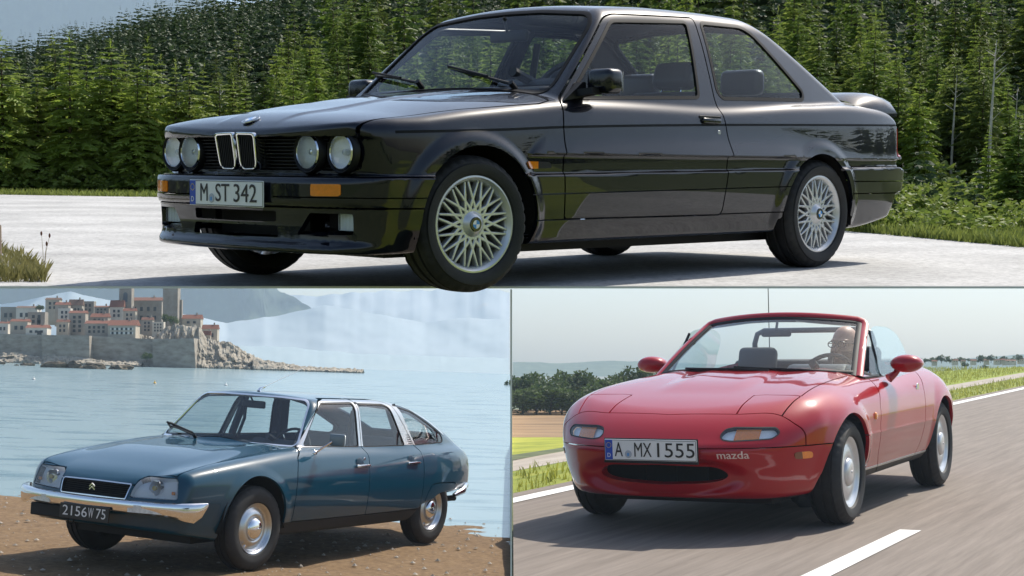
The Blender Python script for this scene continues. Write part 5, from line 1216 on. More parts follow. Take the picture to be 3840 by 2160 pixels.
# land to the right of the road
GRF = ramp_mat('crop_field', [(.3, (.10, .14, .015)), (.5, (.22, .27, .025)), (.72, (.34, .33, .06))], .5, rough=1, bump=.5, bscale=6, stretch=(.25, 1, 1))
grid('crop_field', lambda u, v: MR @ Vector((-17-16*u, -3.13-min(5, -3.2-sideline(-17-16*u))*v, -.01-.35*v*v)), 40, 10, GRF)
grid('far_fields', lambda u, v: atr(2650+1500*u, 1455-63*v**.45+3*math.sin(9*u+5*v), 30+42*v), 50, 30, ramp_mat('far_field_patches', [(.35, (.09, .13, .03)), (.5, (.19, .20, .07)), (.6, (.13, .17, .045)), (.72, (.27, .24, .11))], .045, detail=2, rough=1, bump=.1, stretch=(1, .35, 1)))
sheet('roadside_field', clipx([(10, 5.21), (-34, 5.21), (-34, 22), (10, 22)]), GRF, MR, z=-.02)
P = []
rs = random.Random(11)
for k in range(5200):
    x = 3-40*rs.random()**1.5; y = -1.80-.75*rs.random(); 
    if (MR @ Vector((x, y, 0))).x > .05: P.append((x, y, -.012))
for k in range(5200):
    x = -17-15*rs.random(); y = -3.2-3.5*rs.random()
    if y > sideline(x)+.1: P.append((x, y, -.02))
o = blades(P, .07, .006, leaf_mat('verge_blades', (.12, .15, .02), (.36, .36, .06), .4), 'roadside_grass', MR, .5, 9); setp(o, kind='stuff', label='yellow-green grass along the country road')
# trees beyond the brown field
spec = [(1912, 1392, 64), (1990, 1382, 66), (2062, 1400, 63), (2120, 1375, 67), (2182, 1378, 64), (2242, 1392, 66), (2300, 1396, 63), (2352, 1388, 66), (2412, 1352, 65), (2470, 1392, 66), (2540, 1400, 67)]
lbs = ['dark broadleaf tree nearest the sea wall', 'second broadleaf tree from the sea wall', 'lower bushy tree third from the sea wall', 'tall pointed broadleaf tree fourth from the sea wall', 'broad round tree in the middle of the dark tree row', 'leafy tree just right of the middle of the tree row', 'lower leafy tree with yellowish top in the tree row', 'leafy tree left of the tallest tree in the row', 'tallest sunlit tree above the roadster wing', 'leafy tree seen through the roadster windscreen edge', 'last leafy tree of the row behind the roadster']
for i, (px, top, d) in enumerate(spec):
    d = d*.54; px += 62 if i == 0 else 0; b = atr(px, 1562, d); h = (1562-top)/FPX*d*RS; tree('broadleaf_tree', b, Matrix.Identity(3), h*1.04, BRD[i % 4], BTRK, lbs[i], 'tree row beyond the brown field', wide=1.0+.25*((i*37) % 5)/5)
for i in range(14):
    px = 1962+i*48+random.uniform(-12, 12); d = 33.2; b = atr(px, 1574, d); tree('hedge_shrub', b, Matrix.Identity(3), random.uniform(110, 160)/FPX*d*RS, BRD[(i+1) % 4], BTRK, 'leafy shrub in the hedge under the tree row', 'hedge shrubs under the tree row', wide=1.4, cat='shrub')
# village on the far slope
VD = 112.0
def vp_(x, y): return 2840+x*.6969, 1150+y*.6969
for k, (x, y, w, h, rh, lb) in enumerate(((955, 303, 26, 9, 7, 'small white village house nearest the red mirror'), (1066, 300, 30, 10, 9, 'village house with red roof left of the tallest trees'), (1110, 302, 22, 9, 8, 'narrow village house between two dark trees'), (1165, 300, 28, 9, 9, 'pale village house in the middle of the hamlet'), (1235, 298, 26, 9, 8, 'village house with dark red roof near the middle'), (1292, 299, 30, 10, 8, 'white village house right of the middle'), (1322, 296, 24, 9, 7, 'small cream village house behind the long shed'), (1362, 300, 62, 9, 7, 'long pale farm shed at the end of the hamlet'), (1420, 294, 30, 10, 8, 'last village house at the edge of the view'))):
    a = at(*vp_(x-w/2, y), VD); b = at(*vp_(x+w/2, y), VD); W = (b-a).length; H = (at(*vp_(x, y-h), VD)-at(*vp_(x, y), VD)).length; RH = (at(*vp_(x, y-rh), VD)-at(*vp_(x, y), VD)).length
    r = empty('village_house', Matrix.Translation(a), lb, 'house', 'houses of the far hamlet'); D = W*.7
    MB().box((0, 0, -.2), (W, D, H)).build('wall', WALLS[4 if k % 2 else 2], r); MB().prism([(-.03, H), (D+.03, H), (D/2, H+RH)], -.03, W+.03, 0).build('roof', ROOFS[k % 3], r)
    for i in range(2): MB().box((W*(.25+.4*i), -.01, H*.35), (W*(.25+.4*i)+W*.13, .02, H*.75)).build('window', WIN, r)
vl = ['dark tree just right of the red mirror', 'round dark tree at the near end of the hamlet', 'twin-crowned tree by the hamlet', 'tall dark tree left of the red-roofed house', 'dark tree behind the hamlet houses', 'broad dark tree in the middle of the hamlet', 'tallest dark tree of the hamlet', 'dark tree right of the tallest one', 'dark tree above the long shed', 'dark tree at the far end of the hamlet', 'lone dark bush in the field below the hamlet', 'round bush right of the lone dark bush', 'low bush beside the roadster wing', 'dark field tree below the hamlet']
for k, (x, y, h) in enumerate(((862, 308, 42), (905, 306, 30), (940, 306, 30), (990, 304, 48), (1035, 304, 42), (1092, 303, 34), (1200, 303, 48), (1258, 302, 46), (1330, 298, 36), (1405, 298, 44), (1118, 352, 24), (1222, 345, 34), (1030, 362, 36), (1115, 335, 38))):
    d = VD-3+k % 3*2 if k < 10 else 85; b = at(*vp_(x, y), d); hh = (at(*vp_(x, y-h), d)-b).length
    tree('village_tree', b, Matrix.Identity(3), hh*1.1, VIL[k % 2], BTRK, vl[k], 'trees round the far hamlet', wide=1.25)
for k in range(26): 
    x = 850+k*24; b = at(*vp_(x, 300+4*math.sin(k)), VD+4); tree('hamlet_hedge_tree', b, Matrix.Identity(3), random.uniform(20, 34)*.6969/FPX*VD, VIL[k % 2], BTRK, 'small tree in the wooded skyline behind the hamlet', 'skyline trees behind the hamlet', wide=1.5)
alps(1923, 4300, [(1923, 1358), (2100, 1362), (2300, 1352), (2700, 1366), (3200, 1366), (3500, 1352), (3840, 1330), (4300, 1325)], 560, 'low_hills', 71, 4, ramp_mat('low_hill_woods', [(.3, (.05, .08, .06)), (.7, (.10, .13, .09))], .2, rough=1, bump=.3, bscale=.6, bdist=.4))
# ---- white sea wall along the boundary of shore and road
n = 60; V = []
for i in range(n):
    y = 7.5*(75/7.5)**(i/(n-1)); px, q = 1919, None
    yr = y/RS; rows = [1238+1.104*FPX/yr if yr < 15 else np.interp(yr, [15, 20, 36, 60], [1238+1.104*FPX/15, 1640, 1536, 1420])]
    zr = CAMZ-(rows[0]-1390)/FPX*y; zs = CAMZ-((1240+HS*FPX/y)-1390)/FPX*y; z = max(zr, zs)+.012; w = .006+.0006*y
    V += [(-w, y, -1.2), (-w, y, z), (.0, y, z), (.0, y, -1.2)]
F_ = [(4*i+k, 4*i+(k+1) % 4, 4*i+4+(k+1) % 4, 4*i+4+k) for i in range(n-1) for k in range(4)]+[(0, 1, 2, 3), (4*n-4, 4*n-3, 4*n-2, 4*n-1)]
o = mesh_obj('sea_wall', V, F_, WHITEP); setp(o, label='narrow white sea wall separating the beach from the country road', category='wall')
# ---- wide plain under everything, so land goes on behind the viewer too
sheet('plain', [(-1200, -1200), (1200, -1200), (1200, 1200), (-1200, 1200)], ramp_mat('plain_grass', [(.3, (.06, .08, .03)), (.7, (.14, .15, .06))], .6, rough=1, bump=0), None, z=-4.0)
# ---- air
hz = MB().box((-640, -20, -4.6), (640, 960, 196)).build('haze', mat('haze_surface', (1, 1, 1)), None); hz.data.materials.clear()
hm = bpy.data.materials.new('haze_air'); hm.use_nodes = True; nt = hm.node_tree; nt.nodes.clear(); out = nt.nodes.new('ShaderNodeOutputMaterial'); pv = nt.nodes.new('ShaderNodeVolumePrincipled')
pv.inputs['Color'].default_value = (.62, .80, 1, 1); pv.inputs['Density'].default_value = 0.000025; pv.inputs['Anisotropy'].default_value = .25; nt.links.new(pv.outputs[0], out.inputs['Volume'])
hz.data.materials.append(hm); setp(hz, kind='stuff', label='thin blue summer haze'); hz.display_type = 'WIRE'

# ================================================================ blue saloon on the beach
def rim_dome(t):
    r = MB().lathe([(.178,-.08),(.172,.03),(.176,.062),(.188,.070),(.196,.074),(.199,.079),(.196,.083),(.188,.080),(.180,.066),(.172,.052),(.160,.046),(.150,.050),(.135,.064),(.118,.072),(.102,.074),(.092,.068),(.088,.060)], 64).build('rim', STEEL, t, True)
    MB().lathe([(.088,.06),(.086,.074),(.078,.086),(.060,.098),(.035,.106),(.010,.108),(.006,.112),(0,.113)], 40).build('hub_cap', CHROME, r, True)
    MB().lathe([(0,.012),(.009,.011),(.011,0)], 10, c=(.105, .07, -.125)).build('wheel_nut', CHROME, r, True)
def build_blue():
    root = empty('parked_saloon', car_matrix('blue'), 'teal blue four-door saloon with chrome bumper and sloping tail parked on the beach', 'car')
    PAINT = mat('teal_blue_paint', (.0022, .046, .083), .32, .0, coat=1, coatr=.02, spec=.1, var=.03, vscale=3)
    G = glass('saloon_glass', (.80, .86, .86), boost=1.6)
    SEATB = mat('blue_grey_cloth', (.05, .075, .10), .8, var=.2, vscale=8); TR = mat('slate_trim', (.02, .032, .045), .6)
    F = make_F_blue(); m = half(F, (-4.1, .2), (1.1, 1.45), .0125)
    _, m = cut(m, arch(.035, .365, .370, -.345, .40), 0)
    _, m = cut(m, lambda V: np.maximum(np.maximum(np.hypot(V[:, 0]+2.845, V[:, 2]-.32)-.36, .5-V[:, 1]), V[:, 2]-.36-.12*ss((-V[:, 0]-2.5)/.5)), 0)
    hlp = rnd([(.662, .722), (.40, .720), (.364, .690), (.349, .633), (.338, .566), (.695, .572)], [.02, .03, .02, .02, .015, .02])
    hl, m = cut(m, yz(hlp, .6), .006)
    gr, gband, m = band(m, yz(rnd([(-.2, .656), (.322, .650), (.305, .550), (-.2, .556)], .01), .6), .009)
    hood, m = cut(m, xy([(1.2, -.2), (1.2, .335), (.86, .36), (.80, .40), (.785, .648), (.689, .666), (.459, .660), (.148, .673), (-.432, .664), (-.50, .62), (-.525, .3), (-.53, -.2)], .652), .010)
    wsf = lambda V: np.abs((V[:, 0]-(-.66-1.1*(V[:, 2]-.965)+.36*(.37-V[:, 1]**2)))/1.49)-.014
    wp = rnd([(-.2, .942), (.45, .942), (.655, .940), (.668, .965), (.560, 1.262), (.515, 1.297), (.3, 1.308), (-.2, 1.310)], [0, .02, .03, .03, .04, .03, .02, 0])
    wsg, wsr, m = band(m, lambda V: np.maximum(sdpoly(wp, V[:, 1], V[:, 2]), wsf(V)), .013)
    # doors
    dF = rnd([(-.452, .353), (-.443, .498), (-.446, .628), (-.471, .755), (-.515, .859), (-.645, .928), (-.905, 1.155), (-1.09, 1.298), (-1.22, 1.319), (-1.634, 1.319), (-1.538, .926), (-1.575, .86), (-1.546, .759), (-1.527, .633), (-1.536, .469), (-1.548, .353)], .02)
    dR = rnd([(-1.548, .353), (-1.536, .469), (-1.527, .633), (-1.546, .759), (-1.575, .86), (-1.538, .926), (-1.634, 1.319), (-2.08, 1.316), (-2.20, 1.296), (-2.44, .935), (-2.535, .873), (-2.542, .79), (-2.519, .669), (-2.517, .52), (-2.528, .353)], .02)
    d1, m = cut(m, xz(dF), .009); d2, m = cut(m, xz(dR), .009)
    sill, m = cut(m, lambda V: np.maximum(np.maximum(V[:, 2]-.350, .45-V[:, 1]), np.maximum(V[:, 0]+.2, -2.62-V[:, 0])), .004)
    sl1, d1 = cut(d1, lambda V: V[:, 2]-.353, 0); sl2, d2 = cut(d2, lambda V: V[:, 2]-.353, 0)
    W1 = rnd([(-.735, .948), (-.987, 1.206), (-1.105, 1.278), (-1.578, 1.286), (-1.492, .932)], [.01, .02, .03, .015, .015])
    W2 = rnd([(-1.655, 1.279), (-2.085, 1.276), (-2.145, 1.254), (-2.262, .932), (-1.576, .932)], [.015, .03, .02, .015, .015])
    W3 = rnd([(-2.33, 1.262), (-2.586, 1.219), (-2.909, 1.100), (-3.150, 1.006), (-3.165, .96), (-3.13, .940), (-2.485, .932)], [.015, .03, .03, .02, .015, .02, .015])
    g1, s1, d1 = band(d1, xz(W1), .010); g2, s2, d2 = band(d2, xz(W2), .010); g3, s3, m = band(m, xz(W3, .2), .010)
    f1, d1 = cut(d1, lambda V: .931-V[:, 2], 0); f2, d2 = cut(d2, lambda V: .931-V[:, 2], 0)
    ro = rnd([(-2.10, 1.318), (-2.34, 1.306), (-2.60, 1.258), (-2.93, 1.138), (-3.22, 1.02), (-3.225, .95), (-3.17, .928), (-2.40, .926)], .02)
    f3, m = cut(m, xz(ro, .2), 0)
    f3a, f3 = cut(f3, lambda V: np.maximum(-2.46-V[:, 0]+(1.0-V[:, 2])*-.42, -1), 0)
    f3b, f3c = cut(f3, lambda V: V[:, 2]-np.interp(-V[:, 0], [2.4, 2.6, 2.93, 3.22], [1.275, 1.232, 1.113, .995]), 0)
    sk, m = cut(m, xz(rnd([(-2.575, .30), (-2.637, .477), (-2.694, .553), (-2.75, .568), (-2.883, .572), (-3.285, .556), (-3.365, .515), (-3.365, .30)], .02), .45), .010)
    rwg, m = cut(m, lambda V: np.maximum(sdpoly(rnd([(-2.75, -.2), (-2.85, .40), (-3.55, .36), (-3.65, -.2)], .03), V[:, 0], V[:, 1]), 1.0-V[:, 2]), .004)
    vents, m = cut(m, xy(rnd([(-.45, -.30), (-.45, .22), (-.50, .22), (-.50, -.30)], .01), .8), 0)
    centre('body', m, PAINT, root, .018); hd = centre('hood', hood, PAINT, root, .018)
    centre('windshield', wsg, G, root, 0, -.004); centre('windshield_trim', wsr, CHROME, root, .01, .004); centre('rear_window', rwg, G, root, 0, -.003); centre('cowl_vent', vents, BLK, root, .01, -.004)
    D1 = list(pair_('front_door', d1, PAINT, root, .02)); D2 = list(pair_('rear_door', d2, PAINT, root, .02))
    FRM = mat('polished_window_frame', (.66, .65, .63), .22, 1)
    pair_('door_window', g1, G, D1, 0, -.006); pair_('window_seal', s1, RUB, D1, .01, -.002); pair_('window_frame', f1, FRM, D1, .02, .003)
    pair_('door_window', g2, G, D2, 0, -.006); pair_('window_seal', s2, RUB, D2, .01, -.002); pair_('window_frame', f2, FRM, D2, .02, .003)
    pair_('quarter_window', g3, G, root, 0, -.006); pair_('quarter_window_seal', s3, RUB, root, .01, -.002)
    pair_('pillar_trim', f3a, FRM, root, .015, .003); pair_('roof_trim', f3c, FRM, root, .015, .003); pair_('quarter_panel', f3b, PAINT, root, .01, 0)
    pair_('sill', sill, BLK, root, .02); pair_('door_sill', sl1, BLK, root, .02); pair_('door_sill', sl2, BLK, root, .02)
    pair_('wheel_skirt', sk, PAINT, root, .02)
    # lamps, grille
    pair_('headlight_reflector', hl, REFL, root, .0, -.045); H = pair_('headlight', hl, LENS, root, .045, -.002)
    for s, h in ((1, H[0]), (-1, H[1])):
        MB().lathe([(0, .0), (.055, -.004), (.06, -.03)], 28, c=(.845, .50*s, .640), axis=0).build('lamp_bowl', CHROME, h, True)
        MB().lathe([(0, .010), (.018, .004), (.02, -.02)], 16, c=(.85, .50*s, .640), axis=0).build('lamp_bulb', mat('bulb_yellow', (.8, .55, .12), .2, coat=1), h, True)
        MB().box((.80, .63*s, .60), (.815, .66*s, .625)).build('side_bulb', AMBER, h, bevel=.006)
    gg = centre('grille', gr, BLK, root, 0, -.03); centre('grille_trim', gband, CHROME, gg, .03, .003)
    gs = MB(); n = 12
    for k in range(6):
        z = .566+k*.0145
        for i in range(n):
            y0, y1 = -.30+.6*i/n, -.30+.6*(i+1)/n; xa, xb = (.945-.245*y*y-.30*(z-.55) for y in (y0, y1))
            gs.add([(xa, y0, z), (xb, y1, z), (xb-.02, y1, z+.006), (xa-.02, y0, z+.006)], [(0, 1, 2, 3)])
    setp(gs.build('grille_slats', DARK, gg), kind='stuff')
    cv = MB()
    for dz in (0, .022):
        for s in (-1, 1): cv.bar((.952, 0, .612+dz), (.950, .026*s, .590+dz), .009, .006, up=(1, 0, 0))
    cv.build('chevron_badge', CHROME, gg)
    # bumper
    st = [(0, .995, .455, .545), (.2, .987, .455, .545), (.37, .966, .452, .545), (.55, .922, .450, .546), (.66, .893, .448, .547), (.72, .868, .440, .549), (.785, .83, .422, .553), (.83, .785, .412, .557), (.858, .73, .455, .560), (.868, .695, .520, .561)]
    full = [(-y, x, a, b) for y, x, a, b in st[:0:-1]]+st
    bb = MB(); V = []; n = 8
    for i, (y, x, a, b) in enumerate(full):
        p = full[max(i-1, 0)]; q = full[min(i+1, len(full)-1)]; t = Vector((q[1]-p[1], q[0]-p[0], 0)).normalized(); no = Vector((t.y, -t.x, 0)); h = b-a
        for u, d in ((0, -.028), (0, 0), (.12, .012), (.5, .020), (.80, .020), (.93, .014), (1, 0), (1, -.028)): V.append(Vector((x, y, a+u*h))+no*d)
    bb.add(V, [(i*n+k, i*n+(k+1) % n, (i+1)*n+(k+1) % n, (i+1)*n+k) for i in range(len(full)-1) for k in range(n)]+[tuple(range(n)), tuple(range((len(full)-1)*n, len(full)*n))])
    bo = bb.build('front_bumper', CHROME, root, True, angle=.5)
    for s in (-1, 1):
        lb = MB()
        for i in range(6):
            y0 = .375+(.660-.375)*i/6; y1 = .375+(.660-.375)*(i+1)/6
            x0, x1 = (1.022-.27*y*y-.0*y for y in (y0, y1))
            lb.add([(x0, y0*s, .462), (x1, y1*s, .462), (x1, y1*s, .516), (x0, y0*s, .516), (x0-.03, y0*s, .462), (x1-.03, y1*s, .462), (x1-.03, y1*s, .516), (x0-.03, y0*s, .516)], [(0, 1, 2, 3), (0, 4, 5, 1), (3, 2, 6, 7)]+([(0, 3, 7, 4)] if i == 0 else [])+([(1, 5, 6, 2)] if i == 5 else []))
        lb.build('bumper_lamp', mat('frosted_lamp', (.72, .73, .70), .15, coat=1, var=.25, vscale=25), bo)
        if s < 0: MB().box((.86, -.62, .345), (.92, -.24, .44)).build('bumper_bracket', BLK, bo, bevel=.01)
        rbm = MB().tube([(-3.33, .70*s, .43), (-3.46, .715*s, .468), (-3.62, .66*s, .512), (-3.80, .45*s, .515), (-3.86, 0, .515)], [.02, .034, .03, .03, .03], 10).build('rear_bumper', CHROME, root, True)
    pl = MB().box((1.008, -.235, .365), (1.020, .235, .478)).build('license_plate', mat('black_plate', (.012, .013, .016), .35), root, bevel=.004)
    PWH = mat('plate_white_letters', (.75, .76, .76), .5)
    for s, x0, x1 in (('2156', -.205, .03), ('W', .042, .092), ('75', .118, .208)):
        o = text('plate_lettering', s, .105, Matrix.Identity(4), PWH, None); bpy.context.view_layer.update(); w = o.dimensions.x; o.parent = pl
        o.matrix_local = Matrix.Translation((1.0215, (x0+x1)/2, .4225)) @ FACE_X @ Matrix.Diagonal(((x1-x0)/w, 1, 1, 1))
    MB().tube([(-3.2, .45, .36), (-3.62, .52, .375), (-3.66, .52, .372)], .028, 10).build('exhaust', BLK, root, True)
    ring_path([(.93+.03*math.cos(a), -.20, .345+.03*math.sin(a)) for a in np.linspace(0, 2*np.pi, 13)[:-1]], .006, 'tow_eye', BLK, root)
    for x, y, st_ in ((0, .735, -3), (-2.845, .655, 0)):
        for s in (1, -1):
            M = Matrix.Translation((x, y*s, .325)) @ Matrix.Rotation(math.radians(st_), 4, 'Z') @ (Matrix.Rotation(math.pi, 4, 'Z') if s < 0 else Matrix.Identity(4))
            wheel(root, M, .325, .185, .198, rim_dome)
    for s in (1, -1):
        liner(root, .035, .365, .40, .42, .825, s)
        hd_ = D1[0 if s > 0 else 1]
        if s < 0:
            for D, x, y in ((D1, -1.43, .842), (D2, -2.32, .815)): MB().box((x-.105, y*s, .762), (x+.105, (y+.026)*s, .786)).build('door_handle', CHROME, D[1], True, bevel=.008)
            continue
        mr = MB().box((-.885, .865*s, .955), (-.855, 1.015*s, 1.055)).build('door_mirror', CHROME if False else mat('grey_mirror_shell', (.16, .20, .22), .25, coat=.6), hd_, True, bevel=.02, seg=3, angle=1.2)
        MB().tube([(-.79, .785*s, .888), (-.80, .835*s, .93), (-.85, .90*s, .99)], .008, 8).build('mirror_stalk', CHROME, mr, True)
        MB().lathe([(0, .012), (.018, .010), (.026, 0)], 16, c=(-.79, 0, .888)).build('mirror_foot', CHROME, mr, True, Matrix.Translation((0, .782*s, 0)) @ Matrix.Diagonal((1, s, 1, 1)))
        for D, x, y in ((D1, -1.43, .842), (D2, -2.32, .815)):
            p = D[0 if s > 0 else 1]
            rc = MB().lathe([(0, .002), (.062, .001), (.068, -.004)], 28, c=(x+.03, 0, .775)).build('handle_recess', mat('recess_dark', (.004, .03, .06), .4), p, True, Matrix.Translation((0, (y-.004)*s, 0)) @ Matrix.Diagonal((1, s, 1, 1)))
            MB().box((x-.105, y*s, .762), (x+.105, (y+.026)*s, .786)).build('door_handle', CHROME, p, True, bevel=.008)
        MB().lathe([(0, .008), (.012, .006), (.015, 0)], 12, c=(-1.487, 0, .828)).build('door_lock', CHROME, D1[0 if s > 0 else 1], True, Matrix.Translation((0, .82*s, 0)) @ Matrix.Diagonal((1, s, 1, 1)))
    vp = MB()
    for k in range(5): vp.box((-2.425+.008*k, .70, .94+.018*k), (-2.345+.008*k, .741-.006*k, .947+.018*k))
    setp(vp.build('pillar_vent', BLK, root, M=Matrix.Translation((0, -.005, 0))), kind='stuff')
    an = MB().tube([(-1.07, -.02, 1.345), (-1.085, -.02, 1.372), (-1.12, -.0, 1.385)], [.020, .012, .008], 8).build('antenna', CHROME, root, True)
    MB().tube([(-1.10, -.015, 1.375), (-1.62, .12, 1.60)], [.0028, .002], 6).build('antenna_rod', mat('antenna_white', (.75, .76, .76), .3), an, True)
    o = wiper(root, (-.515, -.23, .942), (-.70, -.66, 1.0)); MB().tube([(-.56, -.30, .975), (-.735, -.685, 1.03)], .011, 6).build('wiper_blade', BLK, o, True)
    MB().tube([(-.69, -.60, 1.02), (-.72, -.70, 1.035), (-.715, -.66, 1.0)], .010, 6).build('wiper_tip', BLK, o, True)
    seat(root, -1.45, .37, .48, tilt=20, top=.50, hr=False, mt=SEATB); seat(root, -1.45, -.37, .48, tilt=20, top=.50, hr=False, mt=SEATB)
    rs = rbox('rear_seat', (-2.45, -.62, .3), (-2.0, .62, .55), SEATB, root, .05); rbox('rear_backrest', (-2.62, -.60, .45), (-2.47, .60, .97), SEATB, rs, .05)
    db = MB().prism([(-.55, .80), (-.58, .925), (-.80, .935), (-.92, .89), (-.92, .65), (-.6, .6)], -.66, .66, 1).build('dashboard', TR, root, True, bevel=.03)
    MB().prism([(-.72, .925), (-.78, .975), (-.92, .965), (-.93, .90)], .16, .58, 1).build('instrument_pod', TR, db, True, bevel=.02)
    steering(root, (-1.02, .37, .88), .19, 24, 1, .012)
    rm = rbox('rear_view_mirror', (-1.0, -.115, 1.205), (-.965, .115, 1.268), DARK, root, .015); MB().tube([(-.97, 0, 1.25), (-.93, 0, 1.30)], .008).build('mirror_stem', DARK, rm, True)
    for s in (-1, 1):
        MB().bar((-1.575, .655*s, .93), (-1.66, .585*s, 1.29), .07, .03, up=(0, 1, 0)).build('inner_pillar', TR, root)
        MB().bar((-2.36, .66*s, .93), (-2.25, .575*s, 1.27), .13, .03, up=(0, 1, 0)).build('inner_pillar', TR, root)
        MB().tube([(-1.64, .57*s, 1.22), (-1.62, .56*s, 1.08), (-1.58, .60*s, .90)], .016, 6).build('seat_belt', BLK, root, True)
    MB().box((-2.4, -.55, .21), (.45, .55, .262)).build('underbody', BLK, root)
    return root

# ================================================================ red roadster on the country road, with its driver
def rim_cover(t):
    r = MB().lathe([(.17,-.08),(.168,.03),(.172,.056),(.184,.062),(.193,.066),(.197,.071),(.195,.076),(.186,.074),(.176,.066),(.166,.058),(.158,.056),(.148,.058),(.125,.066),(.10,.068),(.085,.066),(.078,.064)], 64).build('rim', ALLOY, t, True)
    MB().lathe([(.08,.064),(.078,.072),(.070,.080),(.045,.085),(.02,.086),(0,.086)], 40).build('hub_cap', ALLOY, r, True)
    MB().lathe([(0,.004),(.006,.003),(.008,0)], 10, c=(0, .086, 0)).build('cap_emblem', STEEL, r, True)
def sd_caps(P, a, b, r0, r1):
    a = np.array(a, float); b = np.array(b, float); d = b-a; t = np.clip(((P[0]-a[0])*d[0]+(P[1]-a[1])*d[1]+(P[2]-a[2])*d[2])/(d@d), 0, 1)
    return np.sqrt((P[0]-a[0]-d[0]*t)**2+(P[1]-a[1]-d[1]*t)**2+(P[2]-a[2]-d[2]*t)**2)-(r0+(r1-r0)*t)
def sd_ell(P, c, r):
    q = np.sqrt(sum(((P[i]-c[i])/r[i])**2 for i in range(3))); return (q-1)*min(r)
def make_person():
    """seated driver, x forward, origin at the hips; head centre near (0, 0, .72)"""
    H = (.03, 0, .735)
    def head(P):
        f = sd_ell(P, (H[0]-.012, 0, H[2]+.035), (.098, .076, .092))                       # skull
        f = smin(f, sd_ell(P, (H[0]+.02, 0, H[2]-.045), (.070, .060, .085)), .05)          # face
        f = smin(f, sd_ell(P, (H[0]+.055, 0, H[2]-.095), (.035, .038, .030)), .04)         # chin
        f = smin(f, sd_caps(P, (H[0]+.088, 0, H[2]+.012), (H[0]+.112, 0, H[2]-.028), .007, .014), .016)   # nose
        for s in (-1, 1):
            f = smin(f, sd_ell(P, (H[0]-.005, .080*s, H[2]-.01), (.020, .010, .034)), .012)  # ear
            f = smin(f, sd_ell(P, (H[0]+.072, .033*s, H[2]+.034), (.020, .026, .008)), .014) # brow
            f = smax(f, -sd_ell(P, (H[0]+.098, .033*s, H[2]+.012), (.016, .022, .012)), .012) # eye socket
            f = smin(f, sd_ell(P, (H[0]+.076, .033*s, H[2]+.011), (.012, .014, .010)), .004)  # eyeball
            f = smin(f, sd_ell(P, (H[0]+.062, .04*s, H[2]-.035), (.024, .022, .026)), .03)   # cheek
        f = smin(f, sd_ell(P, (H[0]+.091, 0, H[2]-.056), (.010, .026, .006)), .008)        # upper lip
        f = smin(f, sd_ell(P, (H[0]+.088, 0, H[2]-.070), (.010, .022, .007)), .008)
        return f
    def hand(P, s, w):
        """palm on the wheel rim at w with five fingers closed round it"""
        w = np.array(w); f = sd_ell(P, w+[-.035, 0, -.005], (.045, .042, .018))
        for k, L in enumerate((.030, .034, .032, .026)):
            y = w[1]+(-.030+.020*k)*1.0; f = smin(f, sd_caps(P, (w[0]-.01, y, w[2]+.012), (w[0]+L*.6, y, w[2]+.022), .010, .009), .006)
            f = smin(f, sd_caps(P, (w[0]+L*.6, y, w[2]+.022), (w[0]+L*.8, y, w[2]-.012), .009, .008), .006)
        f = smin(f, sd_caps(P, (w[0]-.03, w[1]-.035*s, w[2]), (w[0]-.005, w[1]-.052*s, w[2]-.022), .012, .009), .008)
        return f
    LH, RH = (.43, .17, .47), (.43, -.17, .47)
    def F(x, y, z):
        P = (x, y, z)
        f = head(P)
        f = smin(f, sd_caps(P, (-.02, 0, .68), (-.05, 0, .52), .052, .058), .03)
        f = smin(f, sd_ell(P, (-.06, 0, .38), (.115, .185, .19)), .06); f = smin(f, sd_ell(P, (-.03, 0, .14), (.115, .165, .20)), .08)
        f = smin(f, sd_caps(P, (-.06, -.17, .49), (-.06, .17, .49), .055, .055), .05)
        for s, h in ((1, LH), (-1, RH)):
            f = smin(f, sd_caps(P, (-.06, .20*s, .475), (.10, .27*s, .25), .058, .045), .04)
            f = smin(f, sd_caps(P, (.10, .27*s, .25), (h[0]-.07, h[1]+.01*s, h[2]-.02), .044, .028), .025); f = smin(f, hand(P, s, h), .02)
            f = smin(f, sd_caps(P, (0, .09*s, .02), (.45, .12*s, .10), .085, .062), .05); f = smin(f, sd_caps(P, (.45, .12*s, .10), (.75, .12*s, -.20), .058, .042), .03)
            f = smin(f, sd_caps(P, (.74, .12*s, -.22), (.86, .12*s, -.17), .042, .032), .03)
        return f
    return F, H
